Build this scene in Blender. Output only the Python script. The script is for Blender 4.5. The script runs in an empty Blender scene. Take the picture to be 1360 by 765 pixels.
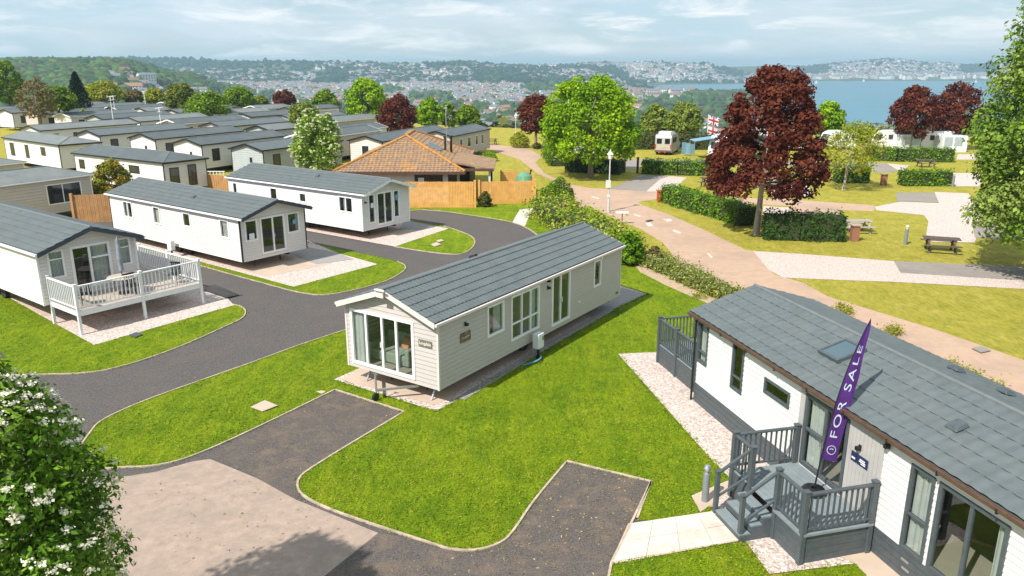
import bpy, bmesh, math, random
import numpy as np
from mathutils import Vector
R=math.radians
rnd=random.Random(7); nr=np.random.default_rng(11)
S=bpy.context.scene; C=S.collection
# ------------------------------------------------------------------ camera model
F=1030.; PITCH=R(16); HC=10.2
def ray(px,py):
    u=(px-680)/F; v=(382.5-py)/F
    return Vector((u, math.cos(PITCH)+v*math.sin(PITCH), -math.sin(PITCH)+v*math.cos(PITCH)))
def G(px,py,z=0.0):
    d=ray(px,py); t=(z-HC)/d.z
    return Vector((d.x*t,d.y*t,z))
def D(px,py,Y):
    d=ray(px,py); t=Y/d.y
    return Vector((d.x*t,Y,HC+d.z*t))
cam=bpy.data.cameras.new('camera'); co=bpy.data.objects.new('camera',cam); C.objects.link(co)
co.location=(0,0,HC); co.rotation_euler=(R(90)-PITCH,0,0)
cam.sensor_width=36; cam.lens=F/1360*36; cam.clip_start=.1; cam.clip_end=40000
S.camera=co
# ------------------------------------------------------------------ materials
MATS={}
def mk(name,col,var=.12,scale=3.,rough=.7,bump=0.,bscale=None,metal=0.,spec=.4,col2=None,detail=4,attr=False,trans=0.,big=None,dist=.02,ramp=(.3,.7)):
    if name in MATS: return MATS[name]
    m=bpy.data.materials.new(name); m.use_nodes=True; nt=m.node_tree; N=nt.nodes; L=nt.links
    b=N['Principled BSDF']; b.inputs['Roughness'].default_value=rough; b.inputs['Metallic'].default_value=metal
    b.inputs['Specular IOR Level'].default_value=spec
    tc=N.new('ShaderNodeTexCoord'); no=N.new('ShaderNodeTexNoise'); no.inputs['Scale'].default_value=scale; no.inputs['Detail'].default_value=detail
    no.inputs['Roughness'].default_value=.65
    L.new(tc.outputs['Object'],no.inputs['Vector'])
    cr=N.new('ShaderNodeValToRGB'); cr.color_ramp.elements[0].position=ramp[0]; cr.color_ramp.elements[1].position=ramp[1]
    c1=[c*(1-var) for c in col]; c2=[min(1,c*(1+var)) for c in col] if col2 is None else list(col2)
    cr.color_ramp.elements[0].color=(*c1,1); cr.color_ramp.elements[1].color=(*c2,1)
    L.new(no.outputs['Fac'],cr.inputs['Fac']); out=cr.outputs['Color']
    if big:   # second, large blotch layer: (scale, colour, amount)
        n2=N.new('ShaderNodeTexNoise'); n2.inputs['Scale'].default_value=big[0]; n2.inputs['Detail'].default_value=5; n2.inputs['Roughness'].default_value=.7
        L.new(tc.outputs['Object'],n2.inputs['Vector'])
        r2=N.new('ShaderNodeMapRange'); r2.inputs[1].default_value=.48; r2.inputs[2].default_value=.68; r2.inputs[4].default_value=big[2]
        L.new(n2.outputs['Fac'],r2.inputs[0])
        mx=N.new('ShaderNodeMixRGB'); mx.inputs['Color2'].default_value=(*big[1],1); L.new(r2.outputs[0],mx.inputs['Fac']); L.new(out,mx.inputs['Color1']); out=mx.outputs['Color']
    if attr:
        a=N.new('ShaderNodeAttribute'); a.attribute_name='tint'
        mx=N.new('ShaderNodeMixRGB'); mx.blend_type='MULTIPLY'; mx.inputs['Fac'].default_value=1
        L.new(out,mx.inputs['Color1']); L.new(a.outputs['Color'],mx.inputs['Color2']); out=mx.outputs['Color']
    L.new(out,b.inputs['Base Color'])
    if bump:
        nb=N.new('ShaderNodeTexNoise'); nb.inputs['Scale'].default_value=bscale or scale*4; nb.inputs['Detail'].default_value=5
        L.new(tc.outputs['Object'],nb.inputs['Vector'])
        bp=N.new('ShaderNodeBump'); bp.inputs['Strength'].default_value=bump; bp.inputs['Distance'].default_value=dist
        L.new(nb.outputs['Fac'],bp.inputs['Height']); L.new(bp.outputs['Normal'],b.inputs['Normal'])
    if trans:
        o=N['Material Output']; t=N.new('ShaderNodeBsdfTranslucent'); L.new(out,t.inputs['Color'])
        ms=N.new('ShaderNodeMixShader'); ms.inputs[0].default_value=trans
        L.new(b.outputs[0],ms.inputs[1]); L.new(t.outputs[0],ms.inputs[2]); L.new(ms.outputs[0],o.inputs['Surface'])
    MATS[name]=m; return m
def glass(name,tint=(.75,.8,.78),base=.07):
    m=bpy.data.materials.new(name); m.use_nodes=True; nt=m.node_tree; N=nt.nodes; L=nt.links; N.remove(N['Principled BSDF'])
    t=N.new('ShaderNodeBsdfTransparent'); t.inputs[0].default_value=(*tint,1)
    g=N.new('ShaderNodeBsdfGlossy'); g.inputs['Roughness'].default_value=.015; g.inputs[0].default_value=(.95,.97,1,1)
    lw=N.new('ShaderNodeLayerWeight'); lw.inputs[0].default_value=.5; f=N.new('ShaderNodeMath'); f.operation='POWER'; f.inputs[1].default_value=4.; L.new(lw.outputs['Facing'],f.inputs[0])
    a=N.new('ShaderNodeMath'); a.operation='MULTIPLY_ADD'; a.inputs[1].default_value=.85; a.inputs[2].default_value=base; a.use_clamp=True
    L.new(f.outputs[0],a.inputs[0]); ms=N.new('ShaderNodeMixShader'); L.new(a.outputs[0],ms.inputs[0]); L.new(t.outputs[0],ms.inputs[1]); L.new(g.outputs[0],ms.inputs[2])
    n=N.new('ShaderNodeTexNoise'); n.inputs['Scale'].default_value=.8; bp=N.new('ShaderNodeBump'); bp.inputs['Strength'].default_value=.06; bp.inputs['Distance'].default_value=.05
    tc=N.new('ShaderNodeTexCoord'); L.new(tc.outputs['Object'],n.inputs['Vector']); L.new(n.outputs[0],bp.inputs['Height']); L.new(bp.outputs[0],g.inputs['Normal'])
    L.new(ms.outputs[0],N['Material Output'].inputs[0]); return m
GL=glass('window_glass'); GLD=mk('dark_window_glass',(.02,.025,.03),.4,.8,.06,spec=.9)
white=mk('white_upvc',(.8,.8,.79),.04,4,.35)
wpaint=mk('white_timber_paint',(.76,.76,.77),.06,6,.5)
dgrey=mk('charcoal_composite',(.075,.09,.098),.15,6,.5)
dgreyl=mk('grey_deck_board',(.20,.235,.245),.12,5,.55)
black=mk('black_plastic',(.015,.015,.017),.2,8,.4)
under=mk('underfloor_steel',(.03,.028,.025),.3,3,.8)
roofg=mk('roof_tile_blue_grey',(.112,.13,.132),.14,2.2,.6,bump=.15,bscale=90,spec=.3,dist=.004,big=(.6,(.14,.15,.145),.45))
roofp=mk('roof_tile_blue_grey_plain',(.14,.155,.155),.1,4,.5)
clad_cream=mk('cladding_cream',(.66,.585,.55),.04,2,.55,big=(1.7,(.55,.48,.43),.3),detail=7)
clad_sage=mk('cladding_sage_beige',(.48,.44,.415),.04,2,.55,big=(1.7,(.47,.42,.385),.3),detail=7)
clad_white=mk('cladding_white',(.69,.665,.655),.04,2,.5,big=(1.7,(.62,.60,.58),.3),detail=7)
clad_warm=mk('cladding_warm_white',(.69,.635,.61),.04,2,.5)
clad_beige=mk('cladding_beige',(.52,.46,.40),.05,2,.55)
clad_grey=mk('cladding_grey_timber',(.42,.40,.38),.12,1.2,.6)
clad_tan=mk('cladding_pale_tan',(.5,.47,.42),.05,2,.55)
inter=mk('interior_floor',(.35,.3,.24),.1,2,.6)
fabric=mk('curtain_fabric',(.75,.75,.72),.08,6,.9,trans=.3)
steel=mk('galvanised_steel',(.5,.52,.54),.1,8,.35,metal=.8)
# ------------------------------------------------------------------ mesh builder
class MB:
    def __init__(s): s.v=[]; s.f=[]; s.m=[]
    def poly(s,pts,m=0):
        i=len(s.v); s.v+= [tuple(p) for p in pts]; s.f.append(tuple(range(i,i+len(pts)))); s.m.append(m)
    def ob(s,P,A,B,Cv,m=0):
        P,A,B,Cv=Vector(P),Vector(A),Vector(B),Vector(Cv); i=len(s.v)
        s.v+=[tuple(P+A*a+B*b+Cv*c) for c in(0,1) for b in(0,1) for a in(0,1)]
        for q in((0,2,3,1),(4,5,7,6),(0,1,5,4),(2,6,7,3),(0,4,6,2),(1,3,7,5)): s.f.append(tuple(i+k for k in q)); s.m.append(m)
    def box(s,x0,x1,y0,y1,z0,z1,m=0): s.ob((x0,y0,z0),(x1-x0,0,0),(0,y1-y0,0),(0,0,z1-z0),m)
    def bar(s,p,q,w,h=None,m=0,up=(0,0,1)):
        p,q=Vector(p),Vector(q); h=h or w; d=(q-p); a=d.normalized().cross(Vector(up))
        if a.length<1e-3: a=Vector((1,0,0))
        a.normalize(); b=a.cross(d).normalized()
        s.ob(p-a*w/2-b*h/2,d,a*w,b*h,m)
    def tube(s,pts,rad,n=8,m=0,cap=True):
        pts=[Vector(p) for p in pts]; rad=rad if hasattr(rad,'__len__') else [rad]*len(pts); i=len(s.v)
        for k,p in enumerate(pts):
            d=(pts[min(k+1,len(pts)-1)]-pts[max(k-1,0)]).normalized(); a=d.cross(Vector((.123,.9,.31))).normalized(); b=d.cross(a)
            for j in range(n): t=2*math.pi*j/n; s.v.append(tuple(p+(a*math.cos(t)+b*math.sin(t))*rad[k]))
        for k in range(len(pts)-1):
            for j in range(n): s.f.append((i+k*n+j,i+k*n+(j+1)%n,i+(k+1)*n+(j+1)%n,i+(k+1)*n+j)); s.m.append(m)
        if cap: s.f.append(tuple(i+j for j in range(n))); s.m.append(m); s.f.append(tuple(i+(len(pts)-1)*n+j for j in range(n))); s.m.append(m)
    def lathe(s,c,prof,n=16,m=0):
        c=Vector(c); i=len(s.v)
        for r,z in prof:
            for j in range(n): t=2*math.pi*j/n; s.v.append((c.x+r*math.cos(t),c.y+r*math.sin(t),c.z+z))
        for k in range(len(prof)-1):
            for j in range(n): s.f.append((i+k*n+j,i+k*n+(j+1)%n,i+(k+1)*n+(j+1)%n,i+(k+1)*n+j)); s.m.append(m)
    def build(s,name,mats,parent=None,bevel=0,smooth=False,loc=None,rz=0):
        me=bpy.data.meshes.new(name); me.from_pydata(s.v,[],s.f)
        mats=mats if isinstance(mats,(list,tuple)) else [mats]
        for m in mats: me.materials.append(m)
        if len(mats)>1: me.polygons.foreach_set('material_index',s.m)
        if smooth: me.polygons.foreach_set('use_smooth',[True]*len(s.f))
        o=bpy.data.objects.new(name,me); C.objects.link(o)
        if parent is not None: o.parent=parent
        if loc is not None: o.location=loc
        o.rotation_euler.z=rz
        if bevel:
            b=o.modifiers.new('bevel','BEVEL'); b.width=bevel; b.segments=2; b.limit_method='ANGLE'
        return o
def tag(o,label=None,cat=None,group=None,kind=None):
    if label: o['label']=label
    if cat: o['category']=cat
    if group: o['group']=group
    if kind: o['kind']=kind
    return o
def thing(name,label,cat,loc,rz=0,group=None):
    o=bpy.data.objects.new(name,None); C.objects.link(o); o.location=loc; o.rotation_euler.z=rz; o.empty_display_size=.3
    return tag(o,label,cat,group)
def copy_tree(o,parent=None):
    c=o.copy(); C.objects.link(c); c.parent=parent
    for ch in o.children: copy_tree(ch,c)
    return c
def text_mesh(name,s,size,mat,parent,origin,U,V,ext=.002,align='CENTER',space=1.):
    cu=bpy.data.curves.new(name,'FONT'); cu.body=s; cu.size=size; cu.extrude=ext; cu.align_x=align; cu.align_y='CENTER'; cu.space_character=space
    t=bpy.data.objects.new('tmp',cu); C.objects.link(t); bpy.context.view_layer.update()
    me=bpy.data.meshes.new_from_object(t.evaluated_get(bpy.context.evaluated_depsgraph_get())); bpy.data.objects.remove(t)
    U,V,O=Vector(U),Vector(V),Vector(origin); Nn=U.cross(V)
    for v in me.vertices: v.co=O+U*v.co.x+V*v.co.y+Nn*v.co.z
    me.materials.clear(); me.materials.append(mat); o=bpy.data.objects.new(name,me); C.objects.link(o); o.parent=parent; return o
# ------------------------------------------------------------------ world, sun
SUN_EL=48; sdir=Vector((-math.sin(R(42)),-math.cos(R(42)),0))   # horizontal direction towards the sun
w=bpy.data.worlds.new('World'); S.world=w; w.use_nodes=True; N=w.node_tree.nodes; L=w.node_tree.links
bg=N['Background']; sky=N.new('ShaderNodeTexSky'); sky.sky_type='NISHITA'; sky.sun_disc=False
sky.sun_elevation=R(SUN_EL); sky.sun_rotation=math.atan2(sdir.x,sdir.y); sky.air_density=1.0; sky.dust_density=.25; sky.ozone_density=2.2; sky.altitude=60
tc=N.new('ShaderNodeTexCoord')
def cloud(scl,loc,lo,hi,fmin,fmax,col,prev,det=8,dis=.3):
    mp=N.new('ShaderNodeMapping'); mp.inputs['Scale'].default_value=scl; mp.inputs['Location'].default_value=loc; L.new(tc.outputs['Generated'],mp.inputs['Vector'])
    n1=N.new('ShaderNodeTexNoise'); n1.inputs['Scale'].default_value=1; n1.inputs['Detail'].default_value=det; n1.inputs['Roughness'].default_value=.6; n1.inputs['Distortion'].default_value=dis
    L.new(mp.outputs[0],n1.inputs['Vector'])
    mr=N.new('ShaderNodeMapRange'); mr.inputs[1].default_value=lo; mr.inputs[2].default_value=hi; mr.inputs[3].default_value=fmin; mr.inputs[4].default_value=fmax; mr.interpolation_type='SMOOTHSTEP'; L.new(n1.outputs['Fac'],mr.inputs[0])
    mx=N.new('ShaderNodeMixRGB'); mx.inputs['Color2'].default_value=(*col,1); L.new(mr.outputs[0],mx.inputs['Fac']); L.new(prev,mx.inputs['Color1']); return mx.outputs['Color']
c0=cloud((2.2,2.2,13),(.3,.1,.2),.35,.7,.5,.9,(6.7,8.9,10.4),sky.outputs[0])
c1=cloud((4.5,4.5,24),(1.7,.4,.9),.40,.68,0,.7,(9.4,10.2,10.9),c0,9,.5)
c2=cloud((8,8,40),(4.7,2.4,3.1),.47,.72,0,.85,(12.6,12.6,12.7),c1,9,.6)
L.new(c2,bg.inputs['Color']); bg.inputs['Strength'].default_value=.07
sl=bpy.data.lights.new('sun','SUN'); sl.energy=5.0; sl.angle=R(.5); sl.color=(1,.955,.885); so=bpy.data.objects.new('sun',sl); C.objects.link(so)
d=-(sdir*math.cos(R(SUN_EL))+Vector((0,0,math.sin(R(SUN_EL))))); so.rotation_euler=d.to_track_quat('-Z','Y').to_euler(); so.location=(-40,-40,60)
S.view_settings.view_transform='Standard'; S.view_settings.look='None'; S.view_settings.exposure=0.38; S.view_settings.gamma=1
S.render.engine='CYCLES'; S.cycles.max_bounces=7; S.cycles.transparent_max_bounces=10; S.cycles.volume_bounces=0
# ------------------------------------------------------------------ ground sheets
LAWNS=[];HARD=[]
def sheet(name,pts,z,mat,px=True,kind='structure',label=None,cat=None,thick=0):
    P=[G(*p,0) if px else Vector((p[0],p[1],0)) for p in pts]
    (LAWNS if mat.name.startswith('lawn') else HARD).append((z,np.array([(p.x,p.y) for p in P])))
    bm=bmesh.new(); vs=[bm.verts.new((p.x,p.y,z)) for p in P]; f=bm.faces.new(vs)
    if f.normal.z<0: f.normal_flip()
    bmesh.ops.triangulate(bm,faces=[f])
    me=bpy.data.meshes.new(name); bm.to_mesh(me); bm.free(); me.materials.append(mat)
    o=bpy.data.objects.new(name,me); C.objects.link(o); tag(o,label,cat,kind=kind); return o
def smooth(pts,it=2):
    for _ in range(it):
        o=[pts[0]]
        for a,b in zip(pts,pts[1:]): o+=[(a[0]*.75+b[0]*.25,a[1]*.75+b[1]*.25),(a[0]*.25+b[0]*.75,a[1]*.25+b[1]*.75)]
        pts=o+[pts[-1]]
    return pts
def ribbon(name,pts,wd,z0,z1,mat,px=True):
    P=[G(*p,0) if px else Vector((p[0],p[1],0)) for p in pts]; mb=MB()
    for k in range(len(P)):
        d=(P[min(k+1,len(P)-1)]-P[max(0,k-1)]).normalized(); n=Vector((-d.y,d.x,0))*wd/2
        for q,z in ((P[k]-n,z0),(P[k]-n,z1),(P[k]+n,z1),(P[k]+n,z0)): mb.v.append((q.x,q.y,z))
    for k in range(len(P)-1):
        for j in range(3): mb.f.append((4*k+j,4*k+j+1,4*k+j+5,4*k+j+4)); mb.m.append(0)
    o=mb.build(name,mat); tag(o,kind='structure'); return o
def grass_mat(name,c1,c2,c3,speckle=None):
    m=bpy.data.materials.new(name); m.use_nodes=True; nt=m.node_tree; N=nt.nodes; L=nt.links; b=N['Principled BSDF']
    tc=N.new('ShaderNodeTexCoord'); 
    def noise(sc,det=6,ro=.7,vec=None):
        n=N.new('ShaderNodeTexNoise'); n.inputs['Scale'].default_value=sc; n.inputs['Detail'].default_value=det; n.inputs['Roughness'].default_value=ro
        L.new(vec or tc.outputs['Object'],n.inputs['Vector']); return n
    a=noise(.9,8,.72); cr=N.new('ShaderNodeValToRGB'); e=cr.color_ramp.elements; e[0].position=.33; e[0].color=(*c1,1); e[1].position=.62; e[1].color=(*c2,1)
    L.new(a.outputs[0],cr.inputs[0])
    mp=N.new('ShaderNodeMapping'); mp.inputs['Rotation'].default_value=(0,0,R(-34)); mp.inputs['Scale'].default_value=(1.6,.25,1); L.new(tc.outputs['Object'],mp.inputs[0])
    st=noise(1.1,4,.6,mp.outputs[0]); r1=N.new('ShaderNodeMapRange'); r1.inputs[1].default_value=.45; r1.inputs[2].default_value=.75; r1.inputs[4].default_value=.55; L.new(st.outputs[0],r1.inputs[0])
    m1=N.new('ShaderNodeMixRGB'); m1.inputs['Color2'].default_value=(*c3,1); L.new(r1.outputs[0],m1.inputs[0]); L.new(cr.outputs[0],m1.inputs['Color1'])
    dn=noise(3.5,7,.8); r2=N.new('ShaderNodeMapRange'); r2.inputs[1].default_value=.58; r2.inputs[2].default_value=.72; r2.inputs[4].default_value=.55; L.new(dn.outputs[0],r2.inputs[0])
    m2=N.new('ShaderNodeMixRGB'); m2.inputs['Color2'].default_value=(*(speckle or (.25,.2,.06)),1); L.new(r2.outputs[0],m2.inputs[0]); L.new(m1.outputs[0],m2.inputs['Color1'])
    fn=noise(28,5,.8); r3=N.new('ShaderNodeMapRange'); r3.inputs[1].default_value=.3; r3.inputs[2].default_value=.7; r3.inputs[3].default_value=.62; r3.inputs[4].default_value=1.35; L.new(fn.outputs[0],r3.inputs[0])
    m3=N.new('ShaderNodeMixRGB'); m3.blend_type='MULTIPLY'; m3.inputs[0].default_value=1; L.new(m2.outputs[0],m3.inputs['Color1']); L.new(r3.outputs[0],m3.inputs['Color2'])
    mp2=N.new('ShaderNodeMapping'); mp2.inputs['Rotation'].default_value=(0,0,R(-34)); mp2.inputs['Scale'].default_value=(5,1.6,1); L.new(tc.outputs['Object'],mp2.inputs[0])
    mn=noise(1.3,6,.75,mp2.outputs[0]); r4=N.new('ShaderNodeMapRange'); r4.inputs[1].default_value=.3; r4.inputs[2].default_value=.7; r4.inputs[3].default_value=.68; r4.inputs[4].default_value=1.32; L.new(mn.outputs[0],r4.inputs[0])
    m4=N.new('ShaderNodeMixRGB'); m4.blend_type='MULTIPLY'; m4.inputs[0].default_value=1; L.new(m3.outputs[0],m4.inputs['Color1']); L.new(r4.outputs[0],m4.inputs['Color2']); m3=m4
    L.new(m3.outputs[0],b.inputs['Base Color']); b.inputs['Roughness'].default_value=.9; b.inputs['Specular IOR Level'].default_value=.15
    bp=N.new('ShaderNodeBump'); bp.inputs['Strength'].default_value=.9; bp.inputs['Distance'].default_value=.05; L.new(fn.outputs[0],bp.inputs['Height']); L.new(bp.outputs[0],b.inputs['Normal'])
    return m
lawnM=grass_mat('lawn_grass',(.085,.16,.003),(.18,.25,.005),(.29,.31,.012),(.34,.28,.04))
meadM=grass_mat('campsite_grass',(.24,.235,.022),(.37,.32,.045),(.47,.37,.09),(.55,.42,.18))
tarM=mk('dark_tarmac',(.08,.07,.065),.35,22,.9,bump=.6,bscale=50,big=(.7,(.13,.105,.09),.5),spec=.2,col2=(.145,.132,.125),ramp=(.35,.65),detail=8)
bayM=mk('dirty_tarmac',(.09,.075,.065),.35,38,.9,bump=.5,bscale=50,big=(1.6,(.20,.145,.10),.6),spec=.2,col2=(.15,.128,.115),ramp=(.37,.63),detail=8)
driveM=mk('pink_grey_concrete',(.345,.26,.205),.18,3.5,.85,bump=.4,bscale=40,big=(.9,(.27,.21,.17),.6),detail=10)
roadM=mk('pink_tarmac',(.455,.31,.22),.10,2,.85,bump=.4,bscale=50,big=(.22,(.35,.255,.195),.8),detail=9,spec=.3)
grayM=mk('grey_tarmac_path',(.27,.235,.205),.12,3,.85,bump=.4,bscale=50,big=(.5,(.2,.18,.16),.6))
gravM=mk('pink_gravel',(.46,.36,.32),.3,16,.9,bump=1,bscale=22,col2=(.76,.63,.56),detail=6,dist=.03,ramp=(.38,.62))
gravG=mk('grey_gravel',(.27,.25,.24),.35,18,.9,bump=1,bscale=22,col2=(.45,.42,.40),detail=6,dist=.03)
concM=mk('pad_concrete',(.50,.39,.30),.08,1.2,.8,bump=.15,bscale=30,big=(.8,(.42,.33,.26),.5))
slabM=mk('pale_paving',(.58,.53,.46),.10,3,.8,bump=.2,bscale=30,big=(1.2,(.45,.36,.28),.6))
edgeM=mk('concrete_edging',(.44,.345,.26),.35,3,.85,detail=8)
sheet('ground',[(-170,-6),(95,-6),(95,116),(20,122),(-30,152),(-170,170)],0,meadM,px=False)
# campsite road and lanes
sheet('campsite_road',[(640,190),(665,193),(704,198),(719,208),(711,216),(723,230),(756,245),(784,249.6),(808,251),(836,239.4),(852,232),(858,232),(876,256),(948,260),(1026,265),(1026,262),(1079,267),(1161,272.6),(1161,280.6),(1116,279),(1111,290),(1055.6,283),(1053,274),(1006,271),(967,269.6),(930,267),(875,264),(847,268),(852,272),(888,284.7),(934.6,305),(989.5,331.4),(1000,333.5),(1029,365),(1065,375),(1099,393.5),(1243,438),(1360,478.4),(1600,560),(1600,800),(1360,560),(1050,430),(959,382),(934.6,371),(910,363),(907,355),(880,322),(852,305),(814,290),(770,275),(761.6,258.6),(731,238),(715,231),(690,212),(655,200)],.004,roadM)
sheet('tarmac_bay',[(808,251),(836,239.4),(857,233),(895,234),(877,238),(863,254.5)],.012,grayM)
sheet('gravel_pitch',[(858,254.5),(877,238),(890,234),(912,236),(899,247.7),(880,255)],.016,gravM)
sheet('campsite_lane',[(824,222),(824,211),(1000,213),(1178,217),(1178,222),(1000,220),(852,216),(846,226)],.008,grayM)
sheet('gravel_lane',[(1000,333.5),(1066,337.5),(1185,346.8),(1360,354.7),(1500,361),(1500,398),(1360,384),(1185,374.5),(1138,373),(1040,369),(1020,358)],.012,gravM)
sheet('tarmac_strip',[(1187,347),(1360,355),(1500,362),(1500,381),(1360,373),(1196,362.6)],.016,grayM)
sheet('gravel_yard',[(1161,275),(1196,268),(1247,270),(1241,255),(1286,257),(1296,272),(1294,281),(1305,281),(1298,294),(1296,318),(1294,322.5),(1238,321.5),(1230,312),(1233,294),(1227,286),(1164,279.5)],.016,gravM)
sheet('tarmac_pitch',[(1190,256),(1240,256),(1247,269),(1191,267.5)],.02,grayM)
sheet('tarmac_pitch',[(1290,295),(1360,290),(1420,292),(1420,322),(1295,316)],.02,grayM)
sheet('gravel_pitch',[(1178,217),(1207,220),(1200,227),(1192,226)],.012,gravM)
sheet('gravel_pitch',[(1265,230),(1300,230),(1304,247.6),(1261,247.6)],.012,gravM)
sheet('tarmac_pitch',[(1159,217),(1180,219),(1194,228),(1160,229)],.014,grayM)
sheet('gravel_pitch',[(1014,274),(1052,276),(1050,286),(1013,287)],.012,gravM)
sheet('gravel_pitch',[(1008,243),(1075,246),(1078,262),(1030,261)],.012,gravM)
sheet('gravel_pitch',[(1272,205),(1300,205),(1304,212),(1270,212)],.012,gravM)
# statics park: tarmac then lawns
sheet('tarmac_road',[(-250,860),(-250,430),(100,300),(300,262),(537,281),(569,278),(658,291),(687,297),(709,308),(735,330),(760,420),(640,560),(800,600),(900,620),(900,900)],.008,tarM)
sheet('concrete_drive',[(-150,900),(-150,640),(169,633),(207,627),(255,613.5),(279,610),(340,635),(393,664),(502.5,708.4),(432,765),(330,860)],.012,driveM)
sheet('parking_bay',[(279,607),(340,570.7),(445,518.4),(537,547.8),(405,626),(397,640),(401,657),(393,664),(340,635)],.016,bayM)
sheet('parking_bay',[(432,765),(502.5,708.4),(569,721),(634,731),(680,706),(753,613.6),(865,640.7),(837,699),(814,745),(790,860),(340,860)],.016,bayM)
eB1=smooth([(1,640),(95,610),(120,575),(131.5,560.4),(179,538),(239,516),(340,480.7),(400,458),(462,438)],2)
eB2=smooth([(100,628),(159.4,621.4),(199,621),(239,613),(279,597.5),(340,569.6),(445,518.4)],2)
eB3=[(445,518.4),(537,547.8)]+smooth([(537,547.8),(410,624),(394,639),(397,657),(430,675),(493,697),(569.4,721.8),(600,732),(636,732.5),(668,722),(684,704),(707,668),(753,613.6)],2)[1:]+[(865,640.7),(846,690)]
lawnB=eB1+[(600,420),(640,330),(709,309),(697,301),(680.6,295.7),(658,291),(569,278),(537,281),(520,255),(640,268),(706,268),(735,290),(800,330),(852,352),(905,380),(955,402),(1000,430),(960,450),(900,600),(980,640),(925,690),(846,694)]+eB3[::-1][1:]+eB2[::-1][1:]
# lawn split in simple pieces (keeps each polygon plain)
def thin(p): return p
sheet('lawn',[*eB1,(560,408),(560,560),(537,547.8),(445,518.4),*eB2[::-1][1:]],.024,lawnM)
sheet('lawn',[(560,408),(640,340),(700,330),(800,322),(852,352),(905,380),(955,402),(1010,425),(960,450),(965,560),(985,650),(925,690),(846,692),(865,640.7),(753,613.6),*eB3[::-1][4:-1],(537,547.8),(560,560)],.024,lawnM)
sheet('lawn',[(500,262),(640,262),(712,266),(760,285),(810,325),(730,332),(709,308.6),(697,301),(687,297),(658,292),(569,278),(537,281)],.024,lawnM)
eA=smooth([(-150,505),(-20,500),(60,498),(110,497),(150,491),(200,476),(250,457),(300,434),(322,424),(327.5,415),(322,408),(310,405)],2)
sheet('lawn',[(-250,505),*eA,(262,400),(115,380),(0,330),(-250,330)],.024,lawnM)
eC=smooth([(265,353),(300,363),(340,374),(404,391.5),(440,393),(510,376.4),(539,360),(538,351),(510.5,343),(404,322)],2)
sheet('lawn',[(150,312),(184,330),*eC,(300,310)],.024,lawnM)
ribbon('lawn_edging',[(205,333)]+eC[:-8],.05,.0,.048,edgeM)
eD=smooth([(524,328),(560,334),(601,339),(619,337),(632,325),(629,315),(607,306),(590,301)],2)
sheet('lawn',[*eD,(560,296),(537,291),(520,300),(510,320)],.024,lawnM)
ribbon('lawn_edging',eD,.05,0,.048,edgeM); ribbon('lawn_edging',eA,.05,0,.048,edgeM)
ribbon('lawn_edging',eB1[4:],.05,0,.048,edgeM); ribbon('lawn_edging',eB2,.05,0,.048,edgeM); ribbon('lawn_edging',eB3,.055,0,.05,edgeM)
ribbon('lawn_edging',[(865,640.7),(837,699),(812,749),(790,860)],.055,0,.05,edgeM)
ribbon('lawn_edging',smooth([(537,281),(569,278),(658,291),(687,297),(709,308),(728,328)],1),.05,0,.048,edgeM)
sheet('lawn',[(812,749),(985,722),(1022,765),(1050,900),(790,900)],.024,lawnM)
sheet('lawn',[(1040,766),(1045,764),(1137,750),(1150,766),(1200,900),(1000,900)],.03,lawnM)
# pads
sheet('gravel_pad',[(443.5,505),(477,490),(600,420),(824,380),(859,391),(822,408),(721,466.5),(640,511),(611.8,530),(579,547)],.03,gravM)
sheet('concrete_pad',[(452,505),(485,488),(600,430),(800,385),(818,398),(800,408),(715,460),(640,500),(597,530),(578,539)],.036,concM)
sheet('gravel_pad',[(800,392),(824.7,383.4),(859,391),(822,407.6),(790,425),(772,415)],.041,gravG)
ribbon('gravel_border',[(612,531),(721,464),(812,412)],.3,.03,.042,gravG)
sheet('concrete_strip',[(420,521),(427,519.5),(433,521),(427,524)],.03,concM)
sheet('gravel_pad',[(-200,470),(-200,330),(0,340),(250,375),(300,395),(311,406),(125,459),(60,423),(0,389),(-60,400)],.03,gravM)
sheet('concrete_pad',[(0,374),(40,384),(104,412),(60,421),(0,387)],.036,concM)
sheet('gravel_pad',[(178,316),(300,315),(404,318),(450,337),(501.5,351.5),(390,381.5),(340,368),(263.5,347.6),(184,328)],.03,gravM)
sheet('gravel_pad',[(404,328),(450,337),(470,345),(420,352),(380,335)],.041,gravG)
sheet('concrete_pad',[(190,320),(300,322),(390,345),(430,347),(440,351),(352,368),(300,352),(264,342)],.036,concM)
sheet('gravel_pad',[(402,306),(404,290),(537,293),(572,300),(596,304),(524,328)],.03,gravM)
sheet('concrete_pad',[(402,303),(500,308),(546,300),(565,305),(490,318)],.036,concM)
sheet('gravel_pad',[(537,293),(572,300),(560,306),(530,306)],.041,gravG)
sheet('gravel_pad',[(821,471),(865,469),(930,470),(1000,560),(1160,700),(1300,860),(1240,900),(1170,790),(1150,765),(1135,750),(1022,764),(990,720),(955,680),(918,660),(971,638),(945,612),(908,570)],.034,gravM)
sheet('concrete_strip',[(916,519),(930,512),(1020,590),(1000,600)],.04,concM)
sheet('concrete_strip',[(918,660),(971,638),(975,650),(930,682)],.04,concM)
sheet('concrete_strip',[(1100,735),(1150,720),(1260,790),(1200,800),(1150,765),(1135,750)],.04,concM)
sheet('footpath',smooth([(690,279),(708,276.5),(701,291.6),(697,301),(680.6,295.7)],0),.03,slabM)
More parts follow.
